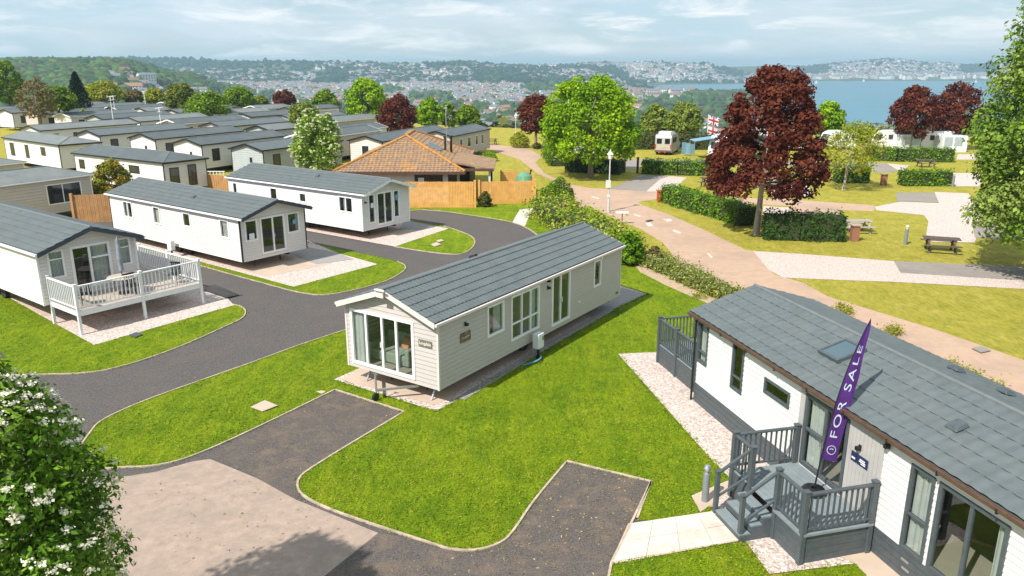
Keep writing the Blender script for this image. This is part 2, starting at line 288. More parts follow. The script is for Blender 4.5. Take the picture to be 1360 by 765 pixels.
# paving slabs path: individual joints as real gaps
mb=MB(); a,b,c_,d_=[G(*p) for p in((837,697),(955,680),(990,718),(812,749))]
for i in range(4):
    for j in range(2):
        def q(u,v): return (a.lerp(b,u)).lerp(d_.lerp(c_,u),v)
        u0,u1,v0,v1=i/4+.002,(i+1)/4-.002,j/2+.004,(j+1)/2-.004
        P=[q(u0,v0),q(u1,v0),q(u1,v1),q(u0,v1)]
        mb.poly([(p.x,p.y,.045+.002*((i+j)%2)) for p in P])
        for k in range(4): p,r=P[k],P[(k+1)%4]; mb.poly([(p.x,p.y,.03),(r.x,r.y,.03),(r.x,r.y,.045),(p.x,p.y,.045)])
tag(mb.build('paved_path',slabM),kind='structure')
sheet('path_bed',[(834,697),(957,678.5),(992,718),(810,751)],.031,concM)
# soil border by the bank
sheet('soil_border',smooth([(842,352),(862,352),(905,378),(950,398),(940,404),(885,380),(850,362)],0),.03,mk('bare_soil',(.42,.31,.2),.25,6,.9,bump=.6,bscale=25))
# road markings
mkM=mk('road_marking_white',(.58,.50,.43),.12,8,.7)
def mark(pts): 
    return sheet('road_marking',pts,.009,mkM)
for p in ([(786,260.5),(796,263),(795,264.5),(785,262)],[(842,284),(852,287),(850,288.5),(841,285.5)],[(895,305),(905,309),(903,311),(893,307)],[(941,336),(947,342),(944,343),(939,337)],
          [(857,297),(864,295),(866,298.5),(869,300),(866,300.5),(861,301)],[(879,291.5),(890,290.5),(893,293.5),(886,294.5),(884,292.6)]): mark(p)
# ------------------------------------------------------------------ homes
BOARD=.145
def wallgrid(mb,P0,U,Nn,u0,u1,z0,z1,ops=(),gable=None,board=BOARD,vert=False,m=0):
    """horizontal lapped boards as real geometry, with rectangular openings. gable=(uc,zr): apex"""
    P0,U,Nn=Vector(P0),Vector(U),Vector(Nn); Z=Vector((0,0,1)); lip=.017
    zt=gable[1] if gable else z1
    zs={z0,zt}; k=0
    if gable: zs.add(z1)
    nb=int((zt-z0)/board)+1
    for k in range(nb+1):
        z=z0+k*board
        if z<zt: zs.add(z)
    for o in ops: zs.update((o[2],o[3]))
    zs=sorted(z for z in zs if z0-1e-6<=z<=zt+1e-6)
    def lim(z):
        if not gable or z<=z1: return u0,u1
        t=(z-z1)/(zt-z1); return u0+(gable[0]-u0)*t,u1+(gable[0]-u1)*t
    def off(z,top):
        fr=((z-z0)/board)%1.0
        if top and (fr<1e-4 or fr>1-1e-4): fr=1.0
        if not top and fr>1-1e-4: fr=0.
        return lip*(1-fr)
    for a,b in zip(zs,zs[1:]):
        if b-a<1e-4: continue
        cuts=sorted([(o[0],o[1]) for o in ops if o[2]<=a+1e-5 and o[3]>=b-1e-5])
        segs=[]; la,ra=lim(a); lb,rb=lim(b); cur='L'
        edges=[('L',None)]
        runs=[]; left=None; ga=.013 if abs((((b-z0)/board)+.5)%1.0-.5)<1e-3 and b<zt-1e-3 else 0.
        for c in cuts: runs.append((left,c[0])); left=c[1]
        runs.append((left,None))
        for l_,r_ in runs:
            pa0=la if l_ is None else l_; pb0=lb if l_ is None else l_; pa1=ra if r_ is None else r_; pb1=rb if r_ is None else r_
            if pa1-pa0<1e-4: continue
            oa,obb=off(a,False),off(b,True)
            mb.poly([P0+U*pa0+Z*a+Nn*oa,P0+U*pa1+Z*a+Nn*oa,P0+U*pb1+Z*(b-ga)+Nn*obb,P0+U*pb0+Z*(b-ga)+Nn*obb],m)
            if ga: mb.poly([P0+U*pb0+Z*(b-ga)+Nn*obb,P0+U*pb1+Z*(b-ga)+Nn*obb,P0+U*pb1+Z*(b-ga)-Nn*.03,P0+U*pb0+Z*(b-ga)-Nn*.03],m)
            if oa>lip*.9: mb.poly([P0+U*pa0+Z*(a-.013)-Nn*.03,P0+U*pa1+Z*(a-.013)-Nn*.03,P0+U*pa1+Z*a+Nn*oa,P0+U*pa0+Z*a+Nn*oa],m)
def window(par,name,P0,U,Nn,u0,u1,z0,z1,fm,mull=(),trans=(),fw=.06,curtain=None,handle=False,glassm=None,door=False,label=None,thick=.04):
    P0,U,Nn=Vector(P0),Vector(U),Vector(Nn); Z=Vector((0,0,1)); mb=MB()
    def bx(ua,ub,za,zb,pr=thick): mb.ob(P0+U*ua+Z*za-Nn*.05,U*(ub-ua),Z*(zb-za),Nn*(.05+pr))
    bx(u0-.02,u1+.02,z1-fw,z1+.02); bx(u0-.02,u1+.02,z0-.02,z0+fw); bx(u0-.02,u0+fw,z0+fw,z1-fw); bx(u1-fw,u1+.02,z0+fw,z1-fw)
    for u in mull: bx(u-fw*.55,u+fw*.55,z0+fw,z1-fw,thick-.006)
    for t in trans:
        ua,ub=(t[1],t[2]) if isinstance(t,tuple) else (u0+fw,u1-fw); z=t[0] if isinstance(t,tuple) else t
        bx(ua,ub,z-fw*.45,z+fw*.45,thick-.012)
    o=mb.build(name,fm,par,bevel=.006)
    g=MB(); q=P0+Nn*(.032 if glassm else -.012)
    g.poly([q+U*(u0+.02)+Z*(z0+.02),q+U*(u1-.02)+Z*(z0+.02),q+U*(u1-.02)+Z*(z1-.02),q+U*(u0+.02)+Z*(z1-.02)])
    g.build('pane',glassm or GL,o)
    if handle:
        h=MB(); uc=(mull[len(mull)//2] if mull else (u0+u1)/2)
        for s in(-1,1): h.bar(P0+U*(uc+s*.05)+Z*(z0+(z1-z0)*.42)+Nn*.06,P0+U*(uc+s*.05)+Z*(z0+(z1-z0)*.52)+Nn*.06,.02)
        h.build('handle',steel if fm is not white else white,o)
    if curtain and not glassm:
        for (ca,cb) in curtain:
            cm=MB(); n=max(6,int((cb-ca)/.03)); prev=None
            for i in range(n+1):
                u=ca+(cb-ca)*i/n; dd=.10+.025*math.sin(u*38)+.01*math.sin(u*91)
                p=(P0+U*u+Z*(z0+.03)-Nn*dd,P0+U*(u)+Z*(z1-.03)-Nn*(dd*.9+.01))
                if prev: cm.poly([prev[0],p[0],p[1],prev[1]])
                prev=p
            cm.build('curtain',fabric,par,smooth=True)
    return o
def tileslope(mb,P,U,Sv,ul,sl_,course=.36,wave=.22,amp=.012,step=.022,du=.05,m=0):
    """P eave start, U unit along the eave, Sv unit up the slope"""
    P,U,Sv=Vector(P),Vector(U),Vector(Sv); Nn=U.cross(Sv).normalized()
    if Nn.z<0: Nn=-Nn
    nu=max(2,int(ul/du)); nc=max(1,round(sl_/course)); cs=sl_/nc; base=len(mb.v); rows=[]
    for c in range(nc):
        for k,(f,h) in enumerate(((0,step),(0.12,step),(1.0,0.))): rows.append((c*cs+f*cs,h))
    for s_,h in rows:
        for i in range(nu+1):
            u=ul*i/nu; ph=u/wave*2*math.pi; wv=amp*(math.cos(ph)) ; sc=-.02*math.cos(ph) if h>0 and s_>0.01 else 0
            p=P+U*u+Sv*(s_+sc)+Nn*(h+wv); mb.v.append(tuple(p))
    w_=nu+1
    for r in range(len(rows)-1):
        for i in range(nu): mb.f.append((base+r*w_+i,base+r*w_+i+1,base+(r+1)*w_+i+1,base+(r+1)*w_+i)); mb.m.append(m)
def frame(O,h):
    return Vector((O[0],O[1],0)), R(90-h)
def static_home(label,O,h,L_,W,zb,zt,zr,clad,trim,wins,oh=.12,of=.3,ob=.15,detail=2,hip=None,ends=None,group=None,fasc=None,roofm=None,skirt=None,rp=None,name='static_caravan',gut=None,corner=None):
    o3,rz=frame(O,h); root=thing(name,label,'static caravan',o3,rz,group)
    X=Vector((1,0,0)); Y=Vector((0,1,0)); roofm=roofm or roofg; fasc=fasc or trim; gut=gut or trim; corner=corner or trim
    sides={'N':((0,0,0),X,-Y,L_),'P':((0,W,0),X,Y,L_),'F':((0,0,0),Y,-X,W),'B':((L_,0,0),Y,X,W)}
    real=detail>=2
    wl=MB()
    sb=BOARD if detail>=2 else .2
    for k,(P0,U,Nn,ln) in sides.items():
        ops=[(x[1],x[2],x[3],x[4]) for x in wins if x[0]==k] if real else []
        gb=(W/2,zr) if (k in'FB' and k not in (hip or '')) else None
        c=(ends or {}).get(k)
        wallgrid(wl,P0,U,Nn,0,ln,zb,zt,ops,gb,board=sb)
    wl.poly([(0,0,zb),(L_,0,zb),(L_,W,zb),(0,W,zb)])
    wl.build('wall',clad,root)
    if real:
        fl=MB(); fl.poly([(.05,.05,zb+.06),(L_-.05,.05,zb+.06),(L_-.05,W-.05,zb+.06),(.05,W-.05,zb+.06)]); fl.build('floor',inter,root)
        pt=MB()
        for xx in (L_*.42,L_*.7): pt.poly([(xx,.05,zb),(xx,W-.05,zb),(xx,W-.05,zt),(xx,.05,zt)])
        pt.build('partition',clad_tan,root)
    # corner trims
    for x,y in((0,0),(0,W),(L_,0),(L_,W)):
        ct=MB(); ct.box(x-.025 if x==0 else x-.045,x+.045 if x==0 else x+.025,y-.025 if y==0 else y-.045,y+.045 if y==0 else y+.025,zb-.01,zt); ct.build('corner_trim',corner,root)
    # windows
    for x in wins:
        P0,U,Nn,ln=sides[x[0]]; opt=x[5] if len(x)>5 else {}
        opt=dict(opt); nm=opt.pop('name','window')
        window(root,nm,P0,U,Nn,x[1],x[2],x[3],x[4],opt.pop('fm',white),glassm=None if real else GLD,**opt)
    # roof
    sl=(zr-zt)/(W/2); rf=MB(); rt=.06; zE=zt-sl*oh+rt; zR=zr+rt; hF=(hip or '').count('F'); hB=(hip or '').count('B')
    x0,x1=-of,L_+ob; half=W/2+oh; sv=Vector((0,half,zR-zE)); sll=sv.length; xa=x0+(half if hF else 0); xb=x1-(half if hB else 0)
    if detail>=1 and not hip:
        kw=rp or {}
        if detail==1: kw=dict(course=.4,amp=.008,step=.025,du=.055,wave=.22)
        tileslope(rf,(x0,-oh,zE),X,sv.normalized(),x1-x0,sll,**kw)
        tileslope(rf,(x0,W+oh,zE),X,Vector((0,-half,zR-zE)).normalized(),x1-x0,sll,**kw)
    else:
        rf.poly([(x0,-oh,zE),(x1,-oh,zE),(xb,W/2,zR),(xa,W/2,zR)]); rf.poly([(x0,W+oh,zE),(x1,W+oh,zE),(xb,W/2,zR),(xa,W/2,zR)])
        if hF: rf.poly([(x0,-oh,zE),(xa,W/2,zR),(x0,W+oh,zE)])
        if hB: rf.poly([(x1,-oh,zE),(xb,W/2,zR),(x1,W+oh,zE)])
    # soffit under
    rf.poly([(x0,-oh,zE-.05),(x1,-oh,zE-.05),(xb,W/2,zR-.05),(xa,W/2,zR-.05)]); rf.poly([(x0,W+oh,zE-.05),(x1,W+oh,zE-.05),(xb,W/2,zR-.05),(xa,W/2,zR-.05)])
    ro=rf.build('roof',roofm,root)
    rc=MB(); rc.tube([(xa-.01,W/2,zR-.0),(xb+.01,W/2,zR-.0)],.055,8)
    if hF:
        rc.tube([(xa,W/2,zR),(x0,-oh,zE)],.045,6); rc.tube([(xa,W/2,zR),(x0,W+oh,zE)],.045,6)
    if hB:
        rc.tube([(xb,W/2,zR),(x1,-oh,zE)],.045,6); rc.tube([(xb,W/2,zR),(x1,W+oh,zE)],.045,6)
    rc.build('ridge_cap',roofp,ro)
    # fascia boards on verges
    fh=.165 if detail>=2 else .14
    for xx,hp in ((x0,hF),(x1-.03,hB)):
        fs=MB()
        if hp:
            fs.box(xx,xx+.03,-oh,W+oh,zE-.14,zE-.01)
        else:
            for y0 in(-oh-.01,W+oh+.01):
                d=Vector((0,W/2-y0,zR-zE)); fs.ob((xx,y0,zE-fh),(.03,0,0),d,(0,0,fh+.01))
        fs.build('bargeboard',fasc,root)
    for y0 in(-oh,W+oh):
        s_=-1 if y0<0 else 1
        gt=MB(); gt.box(x0+.02,x1-.02,min(y0,y0+.09*s_),max(y0,y0+.09*s_),zE-.1,zE-.02); gt.build('gutter',gut,root)
    if skirt:
        sk=MB(); bh=zb/4.; 
        for k,(P0,U,Nn,ln) in sides.items():
            for i in range(4): sk.ob(Vector(P0)+Vector((0,0,i*bh+.02))-Nn*.0+U*0,U*ln,Nn*.02,(0,0,bh-.012))
            sk.ob(Vector(P0)-Nn*.03,U*ln,Nn*.03,(0,0,zb))
        sk.build('skirting',skirt,root)
    else:
        ch=MB()
        for yy in(W*.25,W*.75): ch.box(.3,L_-.3,yy-.05,yy+.05,zb-.2,zb-.003)
        n=6
        for i in range(n):
            xx=.8+(L_-1.6)*i/(n-1)
            ch.box(xx-.03,xx+.03,.1,W-.1,zb-.12,zb-.003)
            for yy in(W*.3,W*.7): ch.tube([(xx,yy,0.04),(xx,yy,zb-.1)],.03,6)
        for i in(.45,.53):
            for yy in(W*.15,W*.85): ch.tube([(L_*i,yy-.1,.32),(L_*i,yy+.1,.32)],.28,14)
        ch.build('chassis',under,root)
    return root
def roof_vent(par,x,W,zt,zr,side,frac,m=black,sz=.28):
    # low cowl on the slope; side -1: y<W/2
    sl=(zr-zt)/(W/2); yy=W/2+side*(W/2)*(1-frac); zz=zt+(zr-zt)*frac+.09
    mb=MB(); dy=sz/2; i=len(mb.v)
    s=1 if side<0 else -1
    for (a,b,c) in((-sz/2,-dy,0),(sz/2,-dy,0),(sz/2,dy,0),(-sz/2,dy,0),(-sz*.36,-dy*.7,.09),(sz*.36,-dy*.7,.09),(sz*.36,dy*.7,.09),(-sz*.36,dy*.7,.09)):
        mb.v.append((x+a,yy+b,zz+c+b*sl*s))
    for q in((4,5,6,7),(0,1,5,4),(1,2,6,5),(2,3,7,6),(3,0,4,7),(0,3,2,1)): mb.f.append(q); mb.m.append(0)
    mb.build('roof_vent',m,par,bevel=.01)
def small_lamp(par,P,Nn,m=black,name='wall_lamp'):
    P=Vector(P); Nn=Vector(Nn); mb=MB(); U=Nn.cross(Vector((0,0,1)))
    mb.ob(P-U*.04-Vector((0,0,.07)),U*.08,Nn*.03,(0,0,.14)); mb.ob(P-U*.045+Nn*.03-Vector((0,0,.05)),U*.09,Nn*.09,(0,0,.09)); mb.build(name,m,par,bevel=.01)
mw='mull'; 
# main home
MW=3.88
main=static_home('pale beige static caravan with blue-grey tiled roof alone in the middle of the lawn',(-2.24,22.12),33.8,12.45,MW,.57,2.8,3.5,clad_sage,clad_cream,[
 ('F',.96,3.65,.72,2.6,dict(name='patio_door',mull=(1.68,2.28,2.98),fw=.075,curtain=[(3.2,3.58),(1.05,1.2)],handle=True,door=True)),
 ('N',2.56,3.5,1.54,2.6,dict(curtain=[(3.05,3.42)],fw=.06)),
 ('N',3.96,5.77,.99,2.6,dict(mull=(4.62,5.2),trans=(1.58,),curtain=[(5.25,5.7)],fw=.06)),
 ('N',6.68,8.02,.75,2.7,dict(name='french_door',mull=(7.32,),fw=.08,handle=True)),
 ('N',9.98,10.58,1.5,2.6,dict(fw=.065))],of=.3,ob=.12,oh=.1,rp=dict(course=.36,wave=.2,amp=.007,step=.026,du=.04))
cl=MB(); wallgrid(cl,(0,-.0,0),(0,1,0),(-1,0,0),0,.01,.57,.58); 
def sign(par,P0,U,Nn,u0,u1,z0,z1,m,txt=None,tm=None,size=.12):
    P0,U,Nn=Vector(P0),Vector(U),Vector(Nn); mb=MB(); mb.ob(P0+U*u0+Vector((0,0,z0))+Nn*.02,U*(u1-u0),(0,0,z1-z0),Nn*.02); o=mb.build('sign',m,par,bevel=.004)
    if txt:
        X=U if (U.cross(Vector((0,0,1)))).dot(Nn)>0 else -U
        text_mesh('lettering',txt,size,tm or white,o,P0+U*((u0+u1)/2)+Vector((0,0,(z0+z1)/2))+Nn*.042,X,(0,0,1))
    return o
signM=mk('sign_taupe',(.17,.15,.11),.08,5,.4); signD=mk('sign_dark_photo',(.16,.11,.07),.6,6,.3)
sign(main,(0,0,0),(0,1,0),(-1,0,0),.22,.75,1.9,2.12,signM,'Langdale',white,.135)
sign(main,(0,0,0),(1,0,0),(0,-1,0),1.07,1.6,1.78,2.1,signD,'Langdale',mk('sign_lettering_grey',(.5,.48,.46),.1,8),.12)
for x,z in((1.34,2.36),(6.36,2.63),(6.36,2.36)): small_lamp(main,(x,-.015,z),(0,-1,0))
small_lamp(main,(10.47,-.015,2.66),(0,-1,0),white,'vent_cowl')
mb=MB(); mb.tube([(8.73,-.0,1.22),(8.73,-.07,1.22)],.05,10); mb.build('flue_outlet',white,main)
mb=MB(); mb.box(12.05,12.25,-.03,-.0,.72,.79); mb.build('vent_grille',mk('rust_brown',(.2,.07,.04),.2,8),main)
# hitch and jockey wheel
mb=MB(); mb.bar((.2,1.0,.42),(-.75,1.94,.38),.07); mb.bar((.2,2.9,.42),(-.75,1.94,.38),.07); mb.tube([(-.75,1.94,.30),(-.75,1.94,.95)],.025,8); mb.bar((-.75,1.85,.93),(-.75,2.05,.93),.03); mb.build('towing_hitch',steel,main)
mb=MB(); mb.tube([(-.80,1.9,.17),(-.80,1.98,.17)],.13,16); mb.build('jockey_wheel',black,main)
mb=MB(); 
for yy in(.5,3.3): mb.bar((.5,yy,.5),(.2,yy,.04),.05)
mb.build('corner_steady',steel,main)
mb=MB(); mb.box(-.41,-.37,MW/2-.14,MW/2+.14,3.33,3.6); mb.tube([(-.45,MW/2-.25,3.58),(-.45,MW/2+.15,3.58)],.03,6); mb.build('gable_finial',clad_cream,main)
roof_vent(main,6,MW,2.8,3.5,1,.4)
# sofa and cushion inside
sofM=mk('sofa_sage',(.30,.34,.28),.1,10,.9); o3,rz=frame((-2.24,22.12),33.8)
sf=thing('sofa','sage green sofa seen through the patio door of the central caravan','sofa',o3,rz)
m_=MB(); m_.box(.7,1.5,2.0,3.5,.66,1.02); m_.build('seat',sofM,sf,bevel=.04)
m_=MB(); m_.box(1.5,1.75,2.0,3.5,.66,1.5); m_.build('backrest',sofM,sf,bevel=.05)
for y in(1.85,3.5): m_=MB(); m_.box(.7,1.7,y,y+.18,.66,1.25); m_.build('armrest',sofM,sf,bevel=.05)
m_=MB(); m_.ob((1.02,2.15,1.05),(.1,.0,.02),(.04,.36,.12),(.12,-.1,.36)); c=m_.build('cushion',mk('cushion_terracotta',(.55,.25,.14),.1,8,.9),None,bevel=.06,loc=o3,rz=rz); tag(c,'terracotta scatter cushion on the sage sofa behind the patio door','cushion')
# electricity box helper
def meter(O,h,x,y,label,grp='electricity hook-up boxes beside caravans'):
    o3,rz=frame(O,h); a=R(90-h); P=Vector((o3.x+x*math.cos(a)-y*math.sin(a),o3.y+x*math.sin(a)+y*math.cos(a),0))
    t=thing('meter_box',label,'meter box',P,rz,grp)
    m=MB(); m.box(-.2,.2,-.13,.13,.42,.98); m.build('cabinet',wpaint,t,bevel=.03)
    m=MB(); m.box(.06,.16,-.136,-.13,.7,.86); m.build('inspection_window',mk('sage_plastic',(.2,.26,.2),.1,5),t)
    m=MB(); m.tube([(0,0,.03),(0,0,.43)],.05,8); m.tube([(0,0,.03),(0,0,.06)],.1,8); m.build('post',black,t); return t
meter((-2.24,22.12),33.8,5.25,-.32,'white hook-up box on a black post by the central caravan')
hs=MB(); o3,rz=frame((-2.24,22.12),33.8); pts=[(4.3+.12*k,-.25-.35*math.sin(k*.33),.05+.1*max(0,math.sin(k*.33-.3))) for k in range(11)]; hs.tube(pts,.03,6)
tag(hs.build('hose',mk('blue_hose',(.1,.3,.45),.1,5,.4),None,smooth=True,loc=o3,rz=rz),'short blue water hose on the ground under the central caravan','hose')
# right lodge
RO=(5.75,22.6); RH=165.3; RW=4.12
g2=dict(fm=dgrey,fw=.055)
lodge=static_home('large white static lodge with charcoal trim, skylight and dark tiled roof at lower right',RO,RH,17.0,RW,.66,2.88,3.5,clad_white,dgrey,[
 ('N',.06,.63,1.42,2.78,dict(g2,trans=(1.76,),curtain=[(.1,.45)])),
 ('N',2.07,2.64,1.36,2.72,dict(g2,trans=(1.74,))),
 ('N',3.72,4.82,1.9,2.3,dict(g2)),
 ('N',5.5,7.05,.78,2.6,dict(fm=dgrey,fw=.075,name='glazed_door',mull=(6.26,),trans=((1.72,5.56,6.2),),curtain=[(5.6,6.1)],handle=True)),
 ('N',8.97,9.56,.68,2.55,dict(g2,trans=(1.48,),curtain=[(9.02,9.4)])),
 ('N',9.7,11.25,.68,2.55,dict(fm=dgrey,fw=.07,name='patio_door',mull=(10.46,),curtain=[(10.95,11.2)])),
 ],of=.38,ob=.2,oh=.14,rp=dict(course=.37,wave=.31,amp=.010,step=.022,du=.04),skirt=dgrey,gut=mk('gutter_brown',(.10,.06,.04),.2,6,.4),name='lodge')
# grey timber entrance panel, proud of the boards
gp=MB()
for (a,b,z0,z1) in((5.28,5.46,.68,2.86),(7.09,8.18,.68,2.86),(5.46,7.09,2.64,2.86)):
    n=max(1,int((b-a)/.12)); 
    for i in range(n): gp.box(a+(b-a)*i/n+.004,a+(b-a)*(i+1)/n-.004,-.035,-.012,z0,z1)
    gp.box(a,b,-.024,-.01,z0,z1)
gp.build('timber_panel',clad_grey,lodge)
navy=mk('sign_navy',(.02,.03,.09),.1,5,.35)
s1=sign(lodge,(0,-.02,0),(1,0,0),(0,-1,0),7.27,7.44,1.78,2.0,navy); s2=sign(lodge,(0,-.02,0),(1,0,0),(0,-1,0),7.46,7.80,1.78,2.0,navy)
m_=MB(); m_.box(7.3,7.41,-.066,-.06,1.84,1.88); m_.box(7.56,7.72,-.066,-.06,1.91,1.935); m_.box(7.54,7.74,-.066,-.06,1.865,1.89); m_.box(7.6,7.74,-.066,-.06,1.825,1.845); m_.build('lettering',white,s2)
small_lamp(lodge,(7.5,-.035,2.17),(0,-1,0)); small_lamp(lodge,(8.3,-.03,2.62),(0,-1,0),black,'security_camera')
def skylight(par,x,W,zt,zr,frac,wd=.78,hh=.85):
    sl=(zr-zt)/(W/2); d=Vector((0,1,sl)).normalized(); n=Vector((0,-sl,1)).normalized(); yy=(W/2)*frac; P=Vector((x,yy,zt+sl*yy+.06))
    mb=MB(); U=Vector((1,0,0))
    for a in((0,.07),(wd-.07,wd)): mb.ob(P+U*a[0],U*(a[1]-a[0]),d*hh,n*.11)
    for a in((0,.07),(hh-.07,hh)): mb.ob(P+U*.07+d*a[0],U*(wd-.14),d*(a[1]-a[0]),n*.11)
    o=mb.build('skylight',dgrey,par,bevel=.008)
    g=MB(); g.poly([P+n*.085+U*.05+d*.05,P+n*.085+U*(wd-.05)+d*.05,P+n*.085+U*(wd-.05)+d*(hh-.05),P+n*.085+U*.05+d*(hh-.05)]); g.build('pane',mk('skylight_glass',(.06,.10,.12),.1,1,.08,spec=1),o)
skylight(lodge,4.55,RW,2.88,3.5,.42)
for x,f,s in((8.95,.45,-1),(6.35,.35,1),(7.75,.35,1),(12.5,.3,1)): roof_vent(lodge,x,RW,2.88,3.5,s,f,dgrey,.32)
for i,x in enumerate((9.05,9.1,9.95)):
    m_=MB(); m_.box(x,x+.2,-.03,-.018,.42-(.18 if i==1 else 0),.47-(.18 if i==1 else 0)); m_.build('vent_grille',steel,lodge)
for k in range(9): m_=MB(); m_.box(.3+k*1.35,.33+k*1.35,-.24,-.13,2.76,2.86); m_.build('gutter_bracket',black,lodge)
m_=MB(); m_.tube([(-.05,-.08,.05),(-.05,-.08,2.8)],.035,8); m_.build('downpipe',black,lodge)
# bed, towels inside right end window
o3,rz=frame(RO,RH)
bd=thing('bed','white-covered bed visible inside the lodge patio door at lower right','bed',o3,rz)
m_=MB(); m_.box(10.6,12.2,.5,2.4,.75,1.15); m_.build('mattress',wpaint,bd,bevel=.06)
for k in range(2): m_=MB(); m_.box(10.75,11.15,.6+k*.8,1.2+k*.8,1.15,1.3); m_.build('pillow',white,bd,bevel=.06)
# grass-green dark roof behind etc: left home
Ls=.974
LO=(-16.51,33.2); LW=4.02
def lz(z): return 10.2-(10.2-z)*Ls
curt=lambda a,b:[(a,b)]
left=static_home('white static caravan with dark gable trim and a white balustraded deck at far left',LO,-52.8,12.5,LW,.85,3.09,3.78,clad_warm,dgrey,[
 ('F',3.1*Ls,3.72*Ls,lz(1.66),lz(2.82),dict(trans=(2.65,),curtain=curt(3.06,3.6))),
 ('F',1.16*Ls,2.8*Ls,lz(1.0),lz(2.84),dict(name='patio_door',mull=(1.98,),trans=((2.45,1.2,1.9),),fw=.09,curtain=[(1.2,1.85)])),
 ('F',.26*Ls,.9*Ls,lz(1.66),lz(2.86),dict(trans=(2.65,),curtain=curt(.3,.85))),
 ('P',4.5,5.2,1.9,2.8,{})],of=.55,ob=.15,oh=.14,rp=dict(course=.36,wave=.2,amp=.012,step=.024,du=.05),fasc=mk('bargeboard_slate',(.045,.06,.08),.12,5,.5),gut=white,corner=white)
# second home
H2O=(-11.25,41.53); H2W=4.05
h2=static_home('cream static caravan with dark trim, second from the left along the tarmac road',H2O,-53,13.1,H2W,.57,2.88,3.5,clad_warm,black,[
 ('P',10.5,11.5,1.62,2.58,dict(mull=(11.0,),curtain=[(10.55,10.75),(11.2,11.45)])),('P',7.5,8.2,1.62,2.6,dict(curtain=curt(7.55,8.15))),('P',4.45,5.15,1.83,2.6,{}),('P',.95,1.7,1.67,2.62,dict(curtain=curt(1.0,1.6))),
 ('F',3.05,3.78,1.6,2.66,dict(curtain=curt(3.6,3.75))),('F',1.36,2.86,.78,2.68,dict(name='french_door',mull=(2.1,),fw=.08,handle=True)),('F',.42,1.18,1.6,2.66,dict(curtain=curt(.45,.6)))],
 of=.5,ob=.15,oh=.14,rp=dict(course=.36,wave=.2,amp=.012,step=.024,du=.06),fasc=mk('bargeboard_slate',(.045,.06,.08)),gut=white)
meter(H2O,-53,6.1,H2W+.35,'white hook-up box beside the dark-trimmed cream caravan, behind the white deck')
posterM=mk('poster_blue',(.12,.35,.42),.3,12,.5)
sign(h2,(-.03,0,0),(0,1,0),(-1,0,0),3.28,3.58,1.68,1.98,mk('poster_white',(.7,.75,.75),.1,5),None); sign(h2,(-.03,0,0),(0,1,0),(-1,0,0),.62,.86,2.05,2.3,posterM)
# third home
H3O=(-6.6,49.3); H3W=4.1
h3=static_home('white static caravan with narrow glazed front and white trim, nearest the timber fence',H3O,-54.5,13.0,H3W,.57,2.86,3.5,clad_white,white,[
 ('P',12.1,12.55,1.7,2.5,{}),('P',7.85,8.55,1.6,2.5,{}),('P',5.0,5.65,1.82,2.42,{}),('P',.78,1.98,1.6,2.55,dict(mull=(1.38,),curtain=[(1.5,1.7)])),
 ('F',3.07,3.58,.98,2.72,{}),('F',1.53,2.87,.76,2.74,dict(name='french_door',mull=(2.2,),fw=.08,handle=True)),('F',.93,1.42,1.0,2.72,{})],
 of=.5,ob=.15,oh=.14,rp=dict(course=.36,wave=.2,amp=.012,step=.024,du=.06),fasc=white,gut=white)
small_lamp(h3,(-.015,3.85,2.3),(-1,0,0)); sign(h3,(-.03,0,0),(0,1,0),(-1,0,0),3.2,3.44,1.9,2.2,mk('poster_white',(.7,.75,.75)))
sign(h3,(-.03,0,0),(0,1,0),(-1,0,0),1.08,1.3,2.1,2.45,posterM)
for hh,xx,f in((left,6,.4),(left,9.5,.45),(h2,5.5,.45),(h3,5.3,.6)): roof_vent(hh,xx,4.0,hh is left and 3.09 or 2.87,hh is left and 3.78 or 3.5,1,f,dgrey)
# ------------------------------------------------------------------ decks
def baluster_mesh(hh,m,w=.035):
    b=MB(); b.box(-w/2,w/2,-w/2,w/2,0,hh); me=bpy.data.meshes.new('baluster'); me.from_pydata(b.v,[],b.f); me.materials.append(m); return me
def railing(par,p,q,z0,z1,m,bal,spacing=.13,capw=.09,low=.12):
    p,q=Vector((*p,0)),Vector((*q,0)); d=q-p; mb=MB(); mb.bar(p+Vector((0,0,z1)),q+Vector((0,0,z1)),capw,.05); mb.bar(p+Vector((0,0,z0+low)),q+Vector((0,0,z0+low)),.05,.05)
    o=mb.build('railing',m,par,bevel=.006); n=max(2,int(d.length/spacing))
    for i in range(1,n):
        b=bpy.data.objects.new('baluster',bal); C.objects.link(b); b.parent=o; b.location=p+d*(i/n)+Vector((0,0,z0+low+.02)); b.rotation_euler.z=math.atan2(d.y,d.x)
def post(par,x,y,z0,z1,m,w=.1,cap=True):
    mb=MB(); mb.box(x-w/2,x+w/2,y-w/2,y+w/2,z0,z1)
    if cap: mb.box(x-w*.62,x+w*.62,y-w*.62,y+w*.62,z1,z1+.035)
    mb.build('post',m,par,bevel=.008)
def boards(par,x0,x1,y0,y1,z,m,along='x',w=.14,name='deck_floor',th=.03):
    mb=MB()
    if along=='x':
        n=max(1,round((y1-y0)/w)); 
        for i in range(n): mb.box(x0,x1,y0+(y1-y0)*i/n+.004,y0+(y1-y0)*(i+1)/n-.004,z-th,z)
    else:
        n=max(1,round((x1-x0)/w))
        for i in range(n): mb.box(x0+(x1-x0)*i/n+.004,x0+(x1-x0)*(i+1)/n-.004,y0,y1,z-th,z)
    mb.build(name,m,par)
